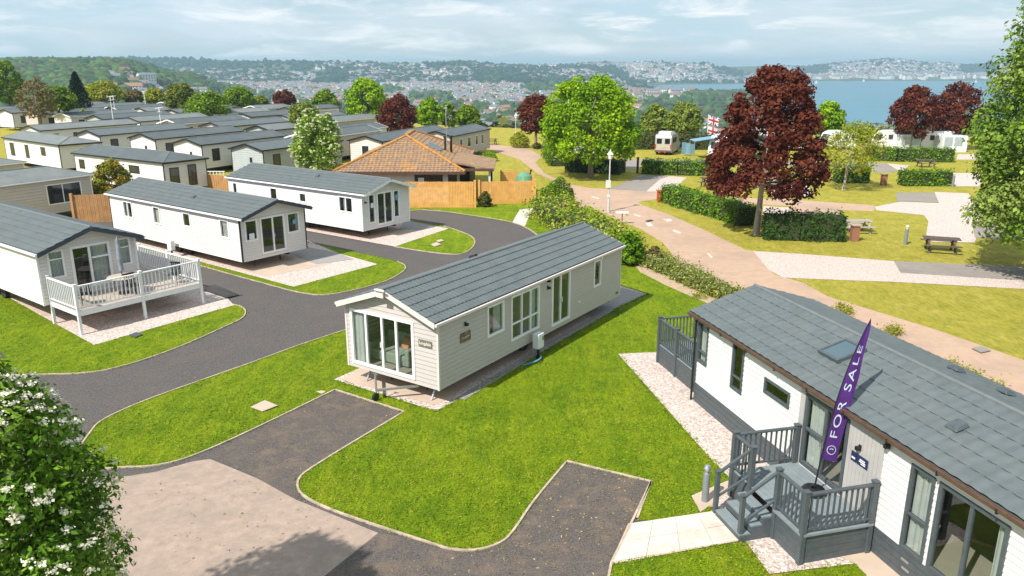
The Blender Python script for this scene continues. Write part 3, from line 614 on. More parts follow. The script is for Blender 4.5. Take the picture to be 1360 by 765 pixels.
def skirtb(par,p,q,z0,z1,m,n=4):
    p,q=Vector((*p,0)),Vector((*q,0)); mb=MB(); h=(z1-z0)/n
    for i in range(n): mb.bar(p+Vector((0,0,z0+h*(i+.5))),q+Vector((0,0,z0+h*(i+.5))),.03,h-.014)
    mb.bar(p+Vector((0,0,(z0+z1)/2)),q+Vector((0,0,(z0+z1)/2)),.018,z1-z0-.01); mb.build('skirting',m,par)
o3,rz=frame(RO,RH)
fd=thing('entrance_deck','charcoal composite entrance deck with steps and railings in front of the lodge','deck',o3,rz); Zf=.74
boards(fd,5.42,8.2,-1.8,-.06,Zf,dgreyl); bal=baluster_mesh(.80,dgrey)
P5=dict(a=(5.42,-.14),b=(5.38,-1.8),c=(6.17,-1.8),d=(7.22,-1.8),e=(8.2,-1.8),f=(8.2,-.14))
for k in P5: post(fd,*P5[k],0,1.74,dgrey,.115)
for a,b in(('a','b'),('b','c'),('d','e'),('e','f')): railing(fd,P5[a],P5[b],Zf,1.68,dgrey,bal); skirtb(fd,P5[a],P5[b],.02,Zf-.04,dgrey)
mb=MB(); mb.bar((7.22,-1.84,Zf-.0),(8.2,-1.84,Zf-.0),.06,.05); mb.bar((8.24,-1.8,Zf),(8.24,-.1,Zf),.06,.05); mb.build('floor_edge',dgreyl,fd)
for i,(yy,zz) in enumerate(((-2.06,.555),(-2.32,.37),(-2.6,.185))):
    boards(fd,6.08,7.15,yy-.01,yy+.27,zz,dgreyl,name='step'); mb=MB(); mb.box(6.08,7.15,yy+.0,yy+.02,zz-.185+.01,zz-.03); mb.build('riser',dgrey,fd)
for x in(6.05,7.155): mb=MB(); mb.box(x,x+.03,-2.58,-1.86,.0,.17); mb.box(x,x+.03,-2.32,-1.86,.17,.35); mb.box(x,x+.03,-2.06,-1.86,.35,.53); mb.build('stringer',dgrey,fd)
for x,x2 in((5.98,6.12),(7.08,7.2)):
    post(fd,x,-2.55,0,1.12,dgrey,.1); mb=MB(); mb.bar((x,-2.55,1.08),(x2,-1.82,1.66),.07,.06); mb.bar((x,-2.55,.45),(x2,-1.82,.98),.05,.05); mb.build('handrail',dgrey,fd,bevel=.006)
rd=thing('rear_deck','charcoal balcony deck with railings at the far end of the lodge','deck',o3,rz)
boards(rd,-3.3,-.06,.3,4.0,.72,dgreyl)
for p in((-3.3,.3),(-1.95,.3),(-.62,.3),(-3.3,4.0)): post(rd,*p,0,1.72,dgrey,.115)
for a,b in(((-3.3,.3),(-1.95,.3)),((-1.95,.3),(-.62,.3)),((-3.3,.3),(-3.3,4.0))): railing(rd,a,b,.72,1.66,dgrey,bal); skirtb(rd,a,b,.02,.68,dgrey)
# white deck of left home
o3,rz=frame(LO,-52.8)
wd=thing('white_deck','raised white timber deck with balustrade wrapped round the far-left caravan','deck',o3,rz); Zw=.98
woodF=mk('deck_boards_tan',(.46,.38,.31),.12,4,.7)
boards(wd,-2.32,-.06,-1.45,3.75,Zw,woodF,'y'); boards(wd,-.06,2.7,-1.45,-.1,Zw,woodF,'y')
balw=baluster_mesh(.80,wpaint)
Pw=[(-.02,3.75),(-2.35,3.75),(-2.35,1.15),(-2.35,-1.48),(.15,-1.48),(2.7,-1.48)]
for p in Pw: post(wd,*p,0,2.05,wpaint,.11)
for a,b in zip(Pw,Pw[1:]):
    railing(wd,a,b,Zw,1.98,wpaint,balw,.155); mb=MB(); mb.bar((*a,Zw-.1),(*b,Zw-.1),.04,.2); mb.build('rim_board',wpaint,wd)
def place(O,h,x,y):
    o3,rz=frame(O,h); a=rz; return Vector((o3.x+x*math.cos(a)-y*math.sin(a),o3.y+x*math.sin(a)+y*math.cos(a),0))
t=thing('garden_table','round pale garden table on the white deck','table',place(LO,-52.8,-1.25,1.35)+Vector((0,0,Zw)))
mb=MB(); mb.lathe((0,0,0),[(0,.70),(.58,.70),(.6,.72),(.58,.74),(0,.74)],28); mb.build('table_top',woodF,t)
for k in range(4): mb=MB(); a=k*math.pi/2+.5; mb.tube([(.3*math.cos(a),.3*math.sin(a),.7),(.42*math.cos(a),.42*math.sin(a),0)],.018,6); mb.build('leg',black,t)
t=thing('parasol','closed grey parasol standing through the garden table on the white deck','parasol',place(LO,-52.8,-1.25,1.35)+Vector((0,0,Zw)))
mb=MB(); mb.tube([(0,0,.02),(0,0,2.1)],.022,8); mb.build('pole',dgrey,t)
mb=MB(); mb.lathe((0,0,0),[(.03,.95),(.10,1.0),(.085,1.25),(.12,1.5),(.09,1.9),(.06,2.3),(.01,2.45)],11); mb.build('canopy',mk('parasol_grey',(.22,.25,.28),.2,6,.9),t)
mb=MB(); mb.lathe((0,0,0),[(.0,0.0),(.26,.0),(.25,.07),(.05,.1)],16); mb.build('base',black,t)
def chair(label,P,rz):
    t=thing('garden_chair',label,'chair',P,rz,'black garden chairs on the white deck')
    mb=MB(); mb.box(-.24,.24,-.22,.22,.42,.46); mb.build('seat',black,t,bevel=.01)
    mb=MB(); 
    for k in range(5): mb.box(-.2+k*.09,-.16+k*.09,.2,.23,.46,.92)
    mb.box(-.23,.23,.195,.235,.88,.94); mb.build('backrest',black,t)
    for x in(-.21,.21):
        for y in(-.2,.2): mb=MB(); mb.tube([(x,y,0),(x,y,.42)],.014,6); mb.build('leg',black,t)
        mb=MB(); mb.tube([(x,-.2,.42),(x,-.2,.66),(x,.2,.68)],.014,6); mb.build('armrest',black,t)
chair('black garden chair at the near-left corner of the white deck',place(LO,-52.8,-1.6,3.0)+Vector((0,0,Zw)),rz+1.2)
chair('black garden chair tucked behind the round table on the white deck',place(LO,-52.8,-1.9,1.3)+Vector((0,0,Zw)),rz-1.6)
chair('black garden chair at the right-hand end of the white deck',place(LO,-52.8,-1.55,-.75)+Vector((0,0,Zw)),rz-2.6)
t=thing('planter','small white planter by the right-hand posts of the white deck','planter',place(LO,-52.8,-.9,-1.15)+Vector((0,0,Zw)))
mb=MB(); mb.lathe((0,0,0),[(0,0),(.12,0),(.17,.28),(.15,.28),(.14,.24),(0,.24)],14); mb.build('pot',wpaint,t)
# ------------------------------------------------------------------ feather flag
fp=G(1080,655,Zf); tip=D(1157,423,fp.y); purple=mk('flag_purple',(.065,.015,.15),.18,4,.75,trans=.15)
t=thing('feather_flag','tall purple FOR SALE feather flag leaning on the lodge deck','flag',fp)
n=26; T=tip-fp; wdir=Vector((.97,-.24,0)).normalized()
def pole(s): # straight then bending over to the tip
    return Vector((T.x*(.50*s+.50*s**3.2),T.y*s,T.z*s+.10*math.sin(math.pi*s)*0))
mb=MB(); mb.tube([pole(i/n) for i in range(n+1)],[.022-.014*i/n for i in range(n+1)],8); mb.build('pole',black,t)
mb=MB(); s0=.21; rows=[]
def bw(s): 
    q=(s-s0)/(1-s0); return .335*max(0,min(1,(1-q)*2.6))**.7*(1-.25*q)
def bpnt(s,k): return pole(s)+wdir*(bw(s)*k)+Vector((0,0,-.05*k))+Vector((.3,1,0)).normalized()*(.035*math.sin(k*4+s*14)*k)
M_=44; K_=6
for i in range(M_+1):
    s=s0+(1-s0)*i/M_; rows.append([bpnt(s,k/K_) for k in range(K_+1)])
for i in range(M_):
    for k in range(K_): mb.poly([rows[i][k],rows[i][k+1],rows[i+1][k+1],rows[i+1][k]])
ban=mb.build('banner',purple,t,smooth=True)
mb=MB(); mb.lathe((0,0,-.02),[(0,0.02),(.26,.02),(.29,.08),(.24,.15),(.06,.17)],18); mb.build('base',black,t,smooth=True)
# lettering follows the banner
def flag_letters(txt,s_a,s_b,kmid,hh):
    cu=bpy.data.curves.new('lt','FONT'); cu.body=txt; cu.size=1; cu.align_x='LEFT'; cu.align_y='BOTTOM'; cu.space_character=1.25
    ob_=bpy.data.objects.new('tmp',cu); C.objects.link(ob_); bpy.context.view_layer.update()
    me=bpy.data.meshes.new_from_object(ob_.evaluated_get(bpy.context.evaluated_depsgraph_get())); bpy.data.objects.remove(ob_)
    xs=[v.co.x for v in me.vertices]; ys=[v.co.y for v in me.vertices]; xm,ym=max(xs),max(ys)
    bm=bmesh.new(); bm.from_mesh(me); bmesh.ops.subdivide_edges(bm,edges=bm.edges[:],cuts=2); bm.to_mesh(me); bm.free()
    nrm=Vector((-.24,-.97,0.1)).normalized()
    for v in me.vertices:
        s=s_a+(s_b-s_a)*v.co.x/xm; k=kmid+hh/2-hh*v.co.y/ym; v.co=bpnt(s,k)+nrm*.012
    me.materials.append(mk('flag_lettering_pale',(.45,.52,.58),.05,5,.7)); o=bpy.data.objects.new('lettering',me); C.objects.link(o); o.parent=ban
flag_letters('FOR SALE',.335,.86,.5,.62)
mb=MB(); 
for i in range(20):
    a0,a1=2*math.pi*i/20,2*math.pi*(i+1)/20
    def cp(a,r): return bpnt(.272+.026*r*math.sin(a),.5+.30*r*math.cos(a))+Vector((-.24,-.97,.1)).normalized()*.012
    mb.poly([cp(a0,1),cp(a1,1),cp(a1,.86),cp(a0,.86)])
for a in(-.35,0,.35): mb.poly([cp(2.6+a,.5),cp(.54+a,.5),cp(.5+a,.4),cp(2.64+a,.4)])
mb.build('emblem',MATS['flag_lettering_pale'],ban)
# ------------------------------------------------------------------ foliage
def fol(name,rough=.65,trans=.26): return mk(name,(.95,.95,.95),.08,1.5,rough,attr=True,trans=trans,spec=.1)
leafM=fol('foliage_leaf'); barkM=mk('bark_grey_brown',(.22,.17,.13),.3,6,.9,bump=.6,bscale=20); barkL=mk('bark_pale',(.36,.31,.26),.25,6,.9,bump=.5,bscale=20)
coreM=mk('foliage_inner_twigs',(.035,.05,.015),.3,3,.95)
def unit(a): return a/np.maximum(np.linalg.norm(a,axis=1,keepdims=True),1e-9)
def leaf_mesh(name,P,Nn,size,tint,mat,parent,loc=None,aspect=.55,shape=4):
    n=len(P); a=unit(np.cross(Nn,nr.normal(size=(n,3)))); b=np.cross(Nn,a); sz=(size*nr.uniform(.5,1.6,n))[:,None] if np.isscalar(size) else size[:,None]
    fold=Nn*sz*.18
    V=np.stack([P-a*sz*.5,P-b*sz*.5*aspect+fold*0,P+a*sz*.5,P+b*sz*.5*aspect+fold],1).reshape(-1,3)
    me=bpy.data.meshes.new(name); me.vertices.add(4*n); me.vertices.foreach_set('co',V.astype(np.float32).ravel())
    me.loops.add(4*n); me.loops.foreach_set('vertex_index',np.arange(4*n,dtype=np.int32)); me.polygons.add(n)
    me.polygons.foreach_set('loop_start',np.arange(0,4*n,4,dtype=np.int32)); me.polygons.foreach_set('loop_total',np.full(n,4,dtype=np.int32)); me.update(calc_edges=True)
    at=me.attributes.new('tint','FLOAT_COLOR','POINT'); c=np.ones((4*n,4),np.float32); c[:,:3]=np.repeat(tint,4,0); at.data.foreach_set('color',c.ravel())
    me.materials.append(mat); o=bpy.data.objects.new(name,me); C.objects.link(o)
    if parent is not None: o.parent=parent
    if loc is not None: o.location=loc
    return o
def tints(n,cols,lobe=None):
    cols=np.array(cols,float); k=nr.integers(0,len(cols),n) if lobe is None else (lobe*7919%len(cols)); mixk=nr.integers(0,len(cols),n); w_=nr.uniform(0,.6,n)[:,None]
    return (cols[k]*(1-w_)+cols[mixk]*w_)*nr.uniform(.72,1.28,n)[:,None]
def tree(name,label,cat,x,y,zb,zt,rad,cols,nleaf=6000,leaf=.22,nl=26,trunk=.18,bark=None,prof=None,lean=(0,0),group=None,aspect=.6,sparse=1.,lr=.30,z0=0.,flowers=None,tz=None,sx=1.,lump=1.):
    t=thing(name,label,cat,(x,y,z0),0,group); H=zt-zb
    prof=prof or [(0,.45),(.15,.8),(.35,1),(.6,.92),(.8,.68),(1,.25)]
    pz=np.array([p[0] for p in prof]); pr=np.array([p[1] for p in prof])
    LC=[];LR=[]
    for i in range(nl):
        zf=((i+.5)/nl*.9+.05+nr.uniform(-.04,.04)); e=np.interp(zf,pz,pr)*rad; a=i*2.39996+nr.uniform(-.3,.3); lr_=rad*lr*nr.uniform(.7,1.25)*lump*(.55+.45*np.interp(zf,pz,pr))
        q=max(0,e-lr_*.8)*(nr.uniform(.55,1)**.5)
        LC.append((lean[0]*zf+q*math.cos(a)*sx,lean[1]*zf+q*math.sin(a),zb+H*zf)); LR.append(lr_)
    LC=np.array(LC);LR=np.array(LR); pk=LR**2; li=nr.choice(nl,nleaf,p=pk/pk.sum())
    d=unit(nr.normal(size=(nleaf,3))+np.array([0,0,.25])); rr=LR[li]*nr.uniform(.35,1.,nleaf)**(.5)*nr.choice([1,1,1,1.12,1.3],nleaf)
    P=LC[li]+d*rr[:,None]*np.array([1,1,.8]); P[:,2]=np.maximum(P[:,2],zb*.85)
    Nn=unit(d*.8+nr.normal(size=(nleaf,3))*.55+np.array([0,0,.45]))
    leaf_mesh('crown',P,Nn,leaf,tints(nleaf,cols,li),leafM,t,aspect=aspect)
    mb=MB(); top=Vector(LC[int(nl*.75)])*.0+Vector((lean[0]*.7,lean[1]*.7,zb+H*.7)); tw=trunk
    ctr=Vector((lean[0]*.2,lean[1]*.2,zb+H*.12))
    mb.tube([(0,0,-.1),(0,0,.15),ctr*.5+Vector((.03,.05,0)),ctr,top],[tw*1.5,tw*1.1,tw*.9,tw*.75,tw*.15],9)
    for k in range(min(nl,14)):
        q=Vector(LC[(k*5+1)%nl]); s=ctr.lerp(top,max(0,min(.8,(q.z-ctr.z)/max(.1,top.z-ctr.z)-.25))); m_=s.lerp(q,.5)+Vector((0,0,-.08*rad)); mb.tube([s,m_,q],[tw*.42,tw*.28,tw*.07],6)
    mb.build('trunk',bark or barkM,t,smooth=True)
    if flowers:
        nf,fs,fc=flowers; li=nr.integers(0,nl,nf*5); d=unit(nr.normal(size=(nf*5,3))*.9+unit(LC[li]-np.array([0,0,zb+H*.45]))+np.array([0,0,.25])); Pc=LC[li]+d*(LR[li]*1.08)[:,None]*np.array([1,1,.85])
        dn=np.linalg.norm((Pc-np.array([0,0,zb+H*.45]))/np.array([rad,rad,H*.55]),axis=1); kk_=nr.choice(np.argsort(-dn)[:int(nf*3.6)],nf,replace=False); Pc=Pc[kk_]; d=d[kk_]
        k=20; off=nr.normal(size=(nf*k,3))*fs*.30; off[:,2]*=.5; Pf=np.repeat(Pc,k,0)+off+np.repeat(d,k,0)*fs*.2; Nf=unit(np.repeat(d,k,0)+nr.normal(size=(nf*k,3))*.5+np.array([0,0,.4]))
        o=leaf_mesh('blossom',Pf,Nf,fs*.30,tints(nf*k,[fc,tuple(c*.85 for c in fc)]),leafM,t,aspect=.9)
    return t
def hedge(name,label,pts,w_,h_,cols,leaf=.13,dens=1.6,px=True,cat='hedge',group=None,jit=.16,taper=.85,topcols=None):
    P=[G(*p,0) if px else Vector((p[0],p[1],0)) for p in pts]; o=P[0].copy(); t=thing(name,label,cat,o,0,group)
    P=[p-o for p in P]; segs=list(zip(P,P[1:])); Ls=[(b-a).length for a,b in segs]; tot=sum(Ls)
    per=2*h_+w_; area=tot*per+2*w_*h_; n=int(area/(leaf*leaf)*dens); 
    s=nr.uniform(0,tot,n); cum=np.concatenate([[0],np.cumsum(Ls)]); k=np.clip(np.searchsorted(cum,s)-1,0,len(segs)-1); f=(s-cum[k])/np.array(Ls)[k]
    A=np.array([tuple(a) for a,b in segs]);B=np.array([tuple(b) for a,b in segs]); c=A[k]+(B-A)[k]*f[:,None]; dr=unit((B-A)[k]); sd=np.stack([-dr[:,1],dr[:,0],0*dr[:,0]],1)
    q=nr.uniform(0,per,n); ph=s*2.1; bulge=1+.10*np.sin(ph*1.3+1)+.07*np.sin(ph*3.1)+nr.normal(size=n)*jit*.6
    side=np.where(q<h_,-1.,np.where(q<2*h_,1.,0.)); z=np.where(side!=0,np.where(side<0,q,q-h_),h_*(1+.05*np.sin(ph*2.3)+jit*.5*nr.normal(size=n))); lat=np.where(side!=0,side*w_/2*bulge*(1-(1-taper)*z/h_),(q-2*h_)-w_/2)
    PP=c+sd*lat[:,None]; PP[:,2]+=z
    # ends
    en=int(n*2*w_*h_/area); 
    if en:
        e=nr.integers(0,2,en); ce=np.where(e[:,None]==0,A[0],B[-1]); de=np.where(e[:,None]==0,-dr[0]*0-unit((B-A)[:1])[0],unit((B-A)[-1:])[0]); PP[:en]=ce+de*(nr.uniform(-.12,.12,en))[:,None]+np.stack([-de[:,1],de[:,0],0*de[:,0]],1)*nr.uniform(-w_/2,w_/2,en)[:,None]; PP[:en,2]=nr.uniform(0,h_,en)
    Nn=unit(sd*side[:,None]*.8+np.array([0,0,1.])*(side==0)[:,None]+nr.normal(size=(n,3))*.5+np.array([0,0,.3]))
    clump=(np.floor(s/.7)+np.floor(z/.5)*13).astype(int)
    leaf_mesh('foliage',PP,Nn,leaf,tints(n,cols,np.abs(clump)),leafM,t,aspect=.65)
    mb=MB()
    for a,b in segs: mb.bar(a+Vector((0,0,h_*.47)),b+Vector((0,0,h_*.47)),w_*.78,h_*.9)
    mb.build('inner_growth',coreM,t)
    return t
def clumps(name,label,cat,centres,cols,leaf=.1,n=260,flowers=None,group=None,kind=None):
    """low plant: one object per plant"""
    out=[]
    for (x,y,r,h) in centres:
        P=nr.normal(size=(n,3)); P=unit(P)*nr.uniform(.5,1,n)[:,None]*np.array([r,r,h*.55]); P[:,2]+=h*.5; P[:,2]=np.abs(P[:,2])
        Nn=unit(P-np.array([0,0,h*.3])+nr.normal(size=(n,3))*.3)
        out.append((x,y,P,Nn))
    return out
LIME=[(.24,.40,.008),(.30,.46,.012),(.17,.32,.008),(.21,.37,.01)]
COPP=[(.13,.030,.018),(.19,.055,.028),(.09,.02,.014),(.15,.038,.02)]
OLIV=[(.21,.27,.035),(.27,.33,.06),(.15,.21,.03),(.24,.29,.05)]
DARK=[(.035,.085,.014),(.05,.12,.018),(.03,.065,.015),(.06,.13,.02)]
MIDG=[(.15,.26,.015),(.20,.32,.018),(.10,.19,.012),(.22,.30,.02)]
HED=[(.11,.24,.008),(.16,.31,.01),(.08,.18,.008),(.20,.33,.015)]
HEDB=[(.10,.11,.025),(.14,.12,.035),(.07,.09,.02),(.12,.15,.03)]
BRWN=[(.24,.17,.08),(.20,.17,.07),(.28,.20,.09),(.15,.15,.05)]
YELG=[(.34,.36,.02),(.27,.32,.02),(.38,.36,.04),(.20,.26,.02)]
BANK=[(.25,.38,.02),(.38,.43,.04),(.17,.27,.015),(.42,.38,.08),(.20,.26,.03)]
def tree_px(name,label,cat,xc,ytop,ybase,wpx,Y,cols,ycb=None,**k):
    """crown centred on pixel column xc, between ytop and ycb (crown foot), trunk foot at ground distance Y"""
    top=D(xc,ytop,Y); cb=D(xc,ycb if ycb else ybase,Y); s=math.cos(PITCH)
    rad=wpx/2/F*(Y*math.cos(PITCH)+ (HC-3)*math.sin(PITCH))
    return tree(name,label,cat,top.x,Y,max(.3,cb.z),top.z,rad,cols,**k)
# foreground flowering tree
FGC=[(.10,.21,.016),(.16,.30,.025),(.06,.14,.012),(.26,.40,.05)]
tree('flowering_tree','dark leafy tree with cream blossom clusters filling the bottom-left corner','tree',-7.15,9.3,2.2,6.45,1.78,FGC,nleaf=38000,leaf=.09,nl=85,trunk=.09,flowers=(480,.125,(.88,.85,.66)),aspect=.45,lr=.27,prof=[(0,.75),(.25,1),(.5,1),(.72,.8),(.9,.5),(1,.2)])
tree('added_shade_tree','unseen tree added beyond the left edge to shade the concrete drive','tree',-9.7,8.0,6.9,9.7,1.75,FGC,nleaf=9000,leaf=.13,nl=45,trunk=.13,lr=.30)  # out of view; added so that its shadow falls on the drive
tree('lime_green_tree','big round bright green tree behind the street lamp','tree',7.4,73.2,1.9,9.1,4.85,LIME,nleaf=26000,leaf=.25,nl=80,trunk=.26,prof=[(0,.7),(.15,.97),(.4,1),(.6,.93),(.8,.75),(.92,.55),(1,.35)],lean=(-.3,0),lr=.205)
tree('copper_tree','large dark red copper-leaved tree beside the campsite road','tree',15.3,47.7,2.2,10.1,3.95,COPP,nleaf=27000,leaf=.21,nl=105,trunk=.20,bark=barkL,lean=(.5,0),prof=[(0,.55),(.13,1),(.3,.92),(.5,.8),(.72,.68),(.9,.48),(1,.2)],lr=.185)
tree('bushy_tree','tall mid-green tree cut by the right edge of the photo','tree',27.3,37.3,1.2,14.8,5.3,[(.15,.26,.025),(.20,.32,.04),(.10,.18,.018),(.27,.36,.08)],nleaf=56000,leaf=.20,nl=140,trunk=.25,lr=.22,prof=[(0,.6),(.15,.9),(.35,1),(.55,.93),(.8,.8),(1,.55)])
tree('small_tree','small thin-leaved pale green tree with a leaning white trunk','tree',28.3,66,1.5,5.7,3.0,YELG,nleaf=4200,leaf=.17,nl=34,trunk=.12,bark=barkL,lr=.26,lean=(.7,0),prof=[(0,.5),(.2,.9),(.45,1),(.75,.75),(1,.3)])
tree_px('copper_tree','copper-leaved tree on a bare trunk, left one of the pair before the bay','tree',1220,114,195,66,97,COPP,ycb=180,nleaf=7000,leaf=.3,nl=34,trunk=.2)
tree_px('copper_tree','copper-leaved tree right of its twin before the bay, by the motorhome','tree',1277,110,195,70,99,COPP,ycb=178,nleaf=7000,leaf=.3,nl=34,trunk=.2)
tree_px('copper_tree','dark red tree half hidden on the left side of the big green tree','tree',712,127,180,56,100,COPP,ycb=176,nleaf=6000,leaf=.3,nl=28,trunk=.2)
tree_px('copper_tree','wide dark red tree behind the tiled clubhouse roof','tree',527,130,180,62,108,COPP,ycb=176,nleaf=6500,leaf=.32,nl=30,trunk=.2)
tree_px('copper_tree','small round dark red tree at the back of the caravan field','tree',377,119,150,34,150,COPP,ycb=146,nleaf=3500,leaf=.4,nl=20,trunk=.2)
tree_px('pale_green_tree','pale green tree behind the motorhome, left of its neighbour','tree',873,141,185,50,112,OLIV,ycb=182,nleaf=5000,leaf=.32,nl=26,trunk=.2)
tree_px('pale_green_tree','pale green domed tree behind the flag pole','tree',910,137,185,56,110,OLIV,ycb=180,nleaf=6000,leaf=.32,nl=28,trunk=.2)
tree_px('green_tree','bright green tree peeping out right of the large copper tree','tree',1103,137,180,50,105,LIME,ycb=178,nleaf=3500,leaf=.36,nl=20,trunk=.2)
tree_px('green_tree','tall bright green tree left of the red one at the field end','tree',485,105,178,66,120,LIME,ycb=172,nleaf=9000,leaf=.34,nl=36,trunk=.25)
tree_px('green_tree','yellow-green rounded tree behind the tall bright one','tree',431,121,160,40,150,MIDG,ycb=152,nleaf=4000,leaf=.42,nl=22,trunk=.2)
tree_px('green_tree','small bright green tree just right of the red tree','tree',569,131,172,38,122,LIME,ycb=168,nleaf=4200,leaf=.36,nl=22,trunk=.2)
tree_px('green_tree','mid-green tree to the right of the small bright one','tree',595,136,172,26,130,MIDG,ycb=168,nleaf=2600,leaf=.42,nl=16,trunk=.2)
tree_px('green_tree','low spreading green tree above the far beige caravan','tree',621,141,175,40,135,MIDG,ycb=170,nleaf=3400,leaf=.42,nl=18,trunk=.2)
tree_px('green_tree','grey-green tree standing over the white-blossomed tree','tree',403,137,170,44,100,OLIV,ycb=164,nleaf=4500,leaf=.3,nl=22,trunk=.15)
tree('blossom_tree','round tree covered with white blossom among the caravans','tree',-17.0,68.5,1.3,6.25,2.35,[(.20,.32,.03),(.26,.38,.05),(.14,.24,.02)],nleaf=9000,leaf=.2,nl=44,trunk=.13,flowers=(430,.20,(.80,.82,.52)),prof=[(0,.6),(.2,.95),(.45,1),(.75,.85),(1,.45)],lr=.27)
LF=[('green_tree','tall yellow-green tree at the far left edge',2,80,140,50,140,MIDG),('bare_tree','bushy brown tree with thin leaves at left, over the caravans',43,104,158,54,112,BRWN),('green_tree','rounded green tree just left of the dark conifer',73,117,148,50,120,MIDG),
('green_tree','low wide yellow-green tree right of the conifer',136,110,136,56,160,YELG),('brown_tree','small brown-leaved tree at the field edge behind the mast',177,120,140,28,165,BRWN),('olive_tree','flat-topped olive tree left of the tall hedge-like one',204,118,138,30,165,YELG),
('olive_tree','tall dense olive-green tree with ribbed foliage',238,110,148,46,140,[(.16,.20,.03),(.20,.22,.03),(.12,.16,.02)]),('green_tree','perfectly round green tree over the caravan roofs',274,124,160,62,125,MIDG),('green_tree','round green tree behind and right of the round one',315,117,145,46,150,MIDG),('green_tree','small green tree at the right shoulder of the rear round tree',345,128,146,24,155,OLIV)]
for nm,lb,xc,yt,yb,wp,Y,cc in LF:
    tree_px(nm,lb,'tree',xc,yt,yb,wp,Y,cc,ycb=yb-2,nleaf=2600 if nm=='bare_tree' else 5200,leaf=.36 if nm!='bare_tree' else .3,nl=30,trunk=.25)
# conifer
cx=D(98,93,135); t=thing('conifer','dark pointed conifer behind the caravan field','tree',(cx.x,135,0))
zz=np.repeat(np.linspace(.3,cx.z-.2,46),90); rr=(1-(zz/cx.z))**.8*3.2+.1; aa=nr.uniform(0,6.28,len(zz)); q=nr.uniform(.3,1.1,len(zz)); P=np.stack([rr*q*np.cos(aa),rr*q*np.sin(aa),zz-q*.5+nr.uniform(-.1,.1,len(zz))],1)
leaf_mesh('crown',P,unit(nr.normal(size=P.shape)*.5+np.array([0,0,1])),.5,tints(len(P),[(.02,.05,.015),(.03,.06,.02),(.015,.035,.012)]),leafM,t,aspect=.35)
mb=MB(); mb.tube([(0,0,0),(0,0,cx.z)],[.3,.03],8); mb.build('trunk',barkM,t)
# shrubs between the homes
def shrub(label,xc,ybase,wpx,hpx,cols,n=3500,leaf=.16,name='shrub',**k):
    g=G(xc,ybase,0); rad=wpx/2/F*(g.y*.961+2.5); tp=D(xc,ybase-hpx,g.y)
    return tree(name,label,'shrub',g.x,g.y,.15,tp.z,rad,cols,nleaf=n,leaf=leaf,nl=30,trunk=.06,prof=[(0,.85),(.3,1),(.6,.85),(.85,.5),(1,.2)],lr=.3,**k)
ORG=[(.28,.22,.02),(.20,.24,.02),(.34,.25,.03),(.13,.18,.02)]
shrub('rusty green clipped shrub beside the brown fence and cream caravan',153,276,66,63,ORG,n=9000)
shrub('spreading orange-green shrub behind the white-trimmed caravan roof',342,226,66,26,ORG,n=3500)
shrub('small green shrub at the right end of the orange one',366,224,26,24,HED,n=1500)
shrub('spiky yellow-green plant between the caravan roofs',115,176,28,30,YELG,n=900,leaf=.35,name='palm_like_shrub')
shrub('round green bush beside the campsite road, left of the hedges',690,196,30,20,YELG,n=2600)
shrub('low bright green bush behind the clubhouse',650,214,24,12,LIME,n=900)
shrub('small brown-green bush in front of the green tree',713,198,14,8,HEDB,n=600)
shrub('dark bush in the corner of the timber fence',644,275,20,20,HEDB,n=1200)
# hedges
hedge('hedge','short clipped hedge turning the corner of the campsite road',[(729,207),(735,214),(740,221)],1.6,1.6,HED+HEDB[:1],leaf=.17)
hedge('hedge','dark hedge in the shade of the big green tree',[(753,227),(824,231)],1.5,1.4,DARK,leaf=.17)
hedge('hedge','long straight clipped hedge in front of the motorhome',[(854,230),(900,232),(962,233)],1.5,1.35,HED,leaf=.17)
hedge('hedge','long rounded hedge running diagonally along the campsite road verge',[(888,268),(925,280),(960,289),(991,300)],1.6,1.3,HED,leaf=.14,dens=1.9)
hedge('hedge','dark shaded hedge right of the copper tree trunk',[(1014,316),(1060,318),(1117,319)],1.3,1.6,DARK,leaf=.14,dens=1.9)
hedge('hedge','hedge behind the small thin-leaved tree',[(1109,242),(1150,242)],1.4,1.5,HED,leaf=.17)
hedge('hedge','bright clipped box-shaped hedge with a bollard at its right end',[(1196,246),(1260,246)],1.4,1.3,HED,leaf=.16,dens=1.9)
hedge('hedge','clipped hedge in front of the motorhome and awning before the bay',[(1150,212),(1190,214),(1263,215)],1.5,1.45,HED,leaf=.18)
hedge('hedge','tall brownish boundary hedge behind the motorhome',[(826,198),(900,198),(960,198.5),(1060,199)],1.6,1.9,HEDB+DARK[:1],leaf=.22)
hedge('hedge','yellow-green hedge behind the touring caravans',[(1090,189),(1150,189),(1215,190)],1.6,2.0,LIME[2:]+HED,leaf=.25)
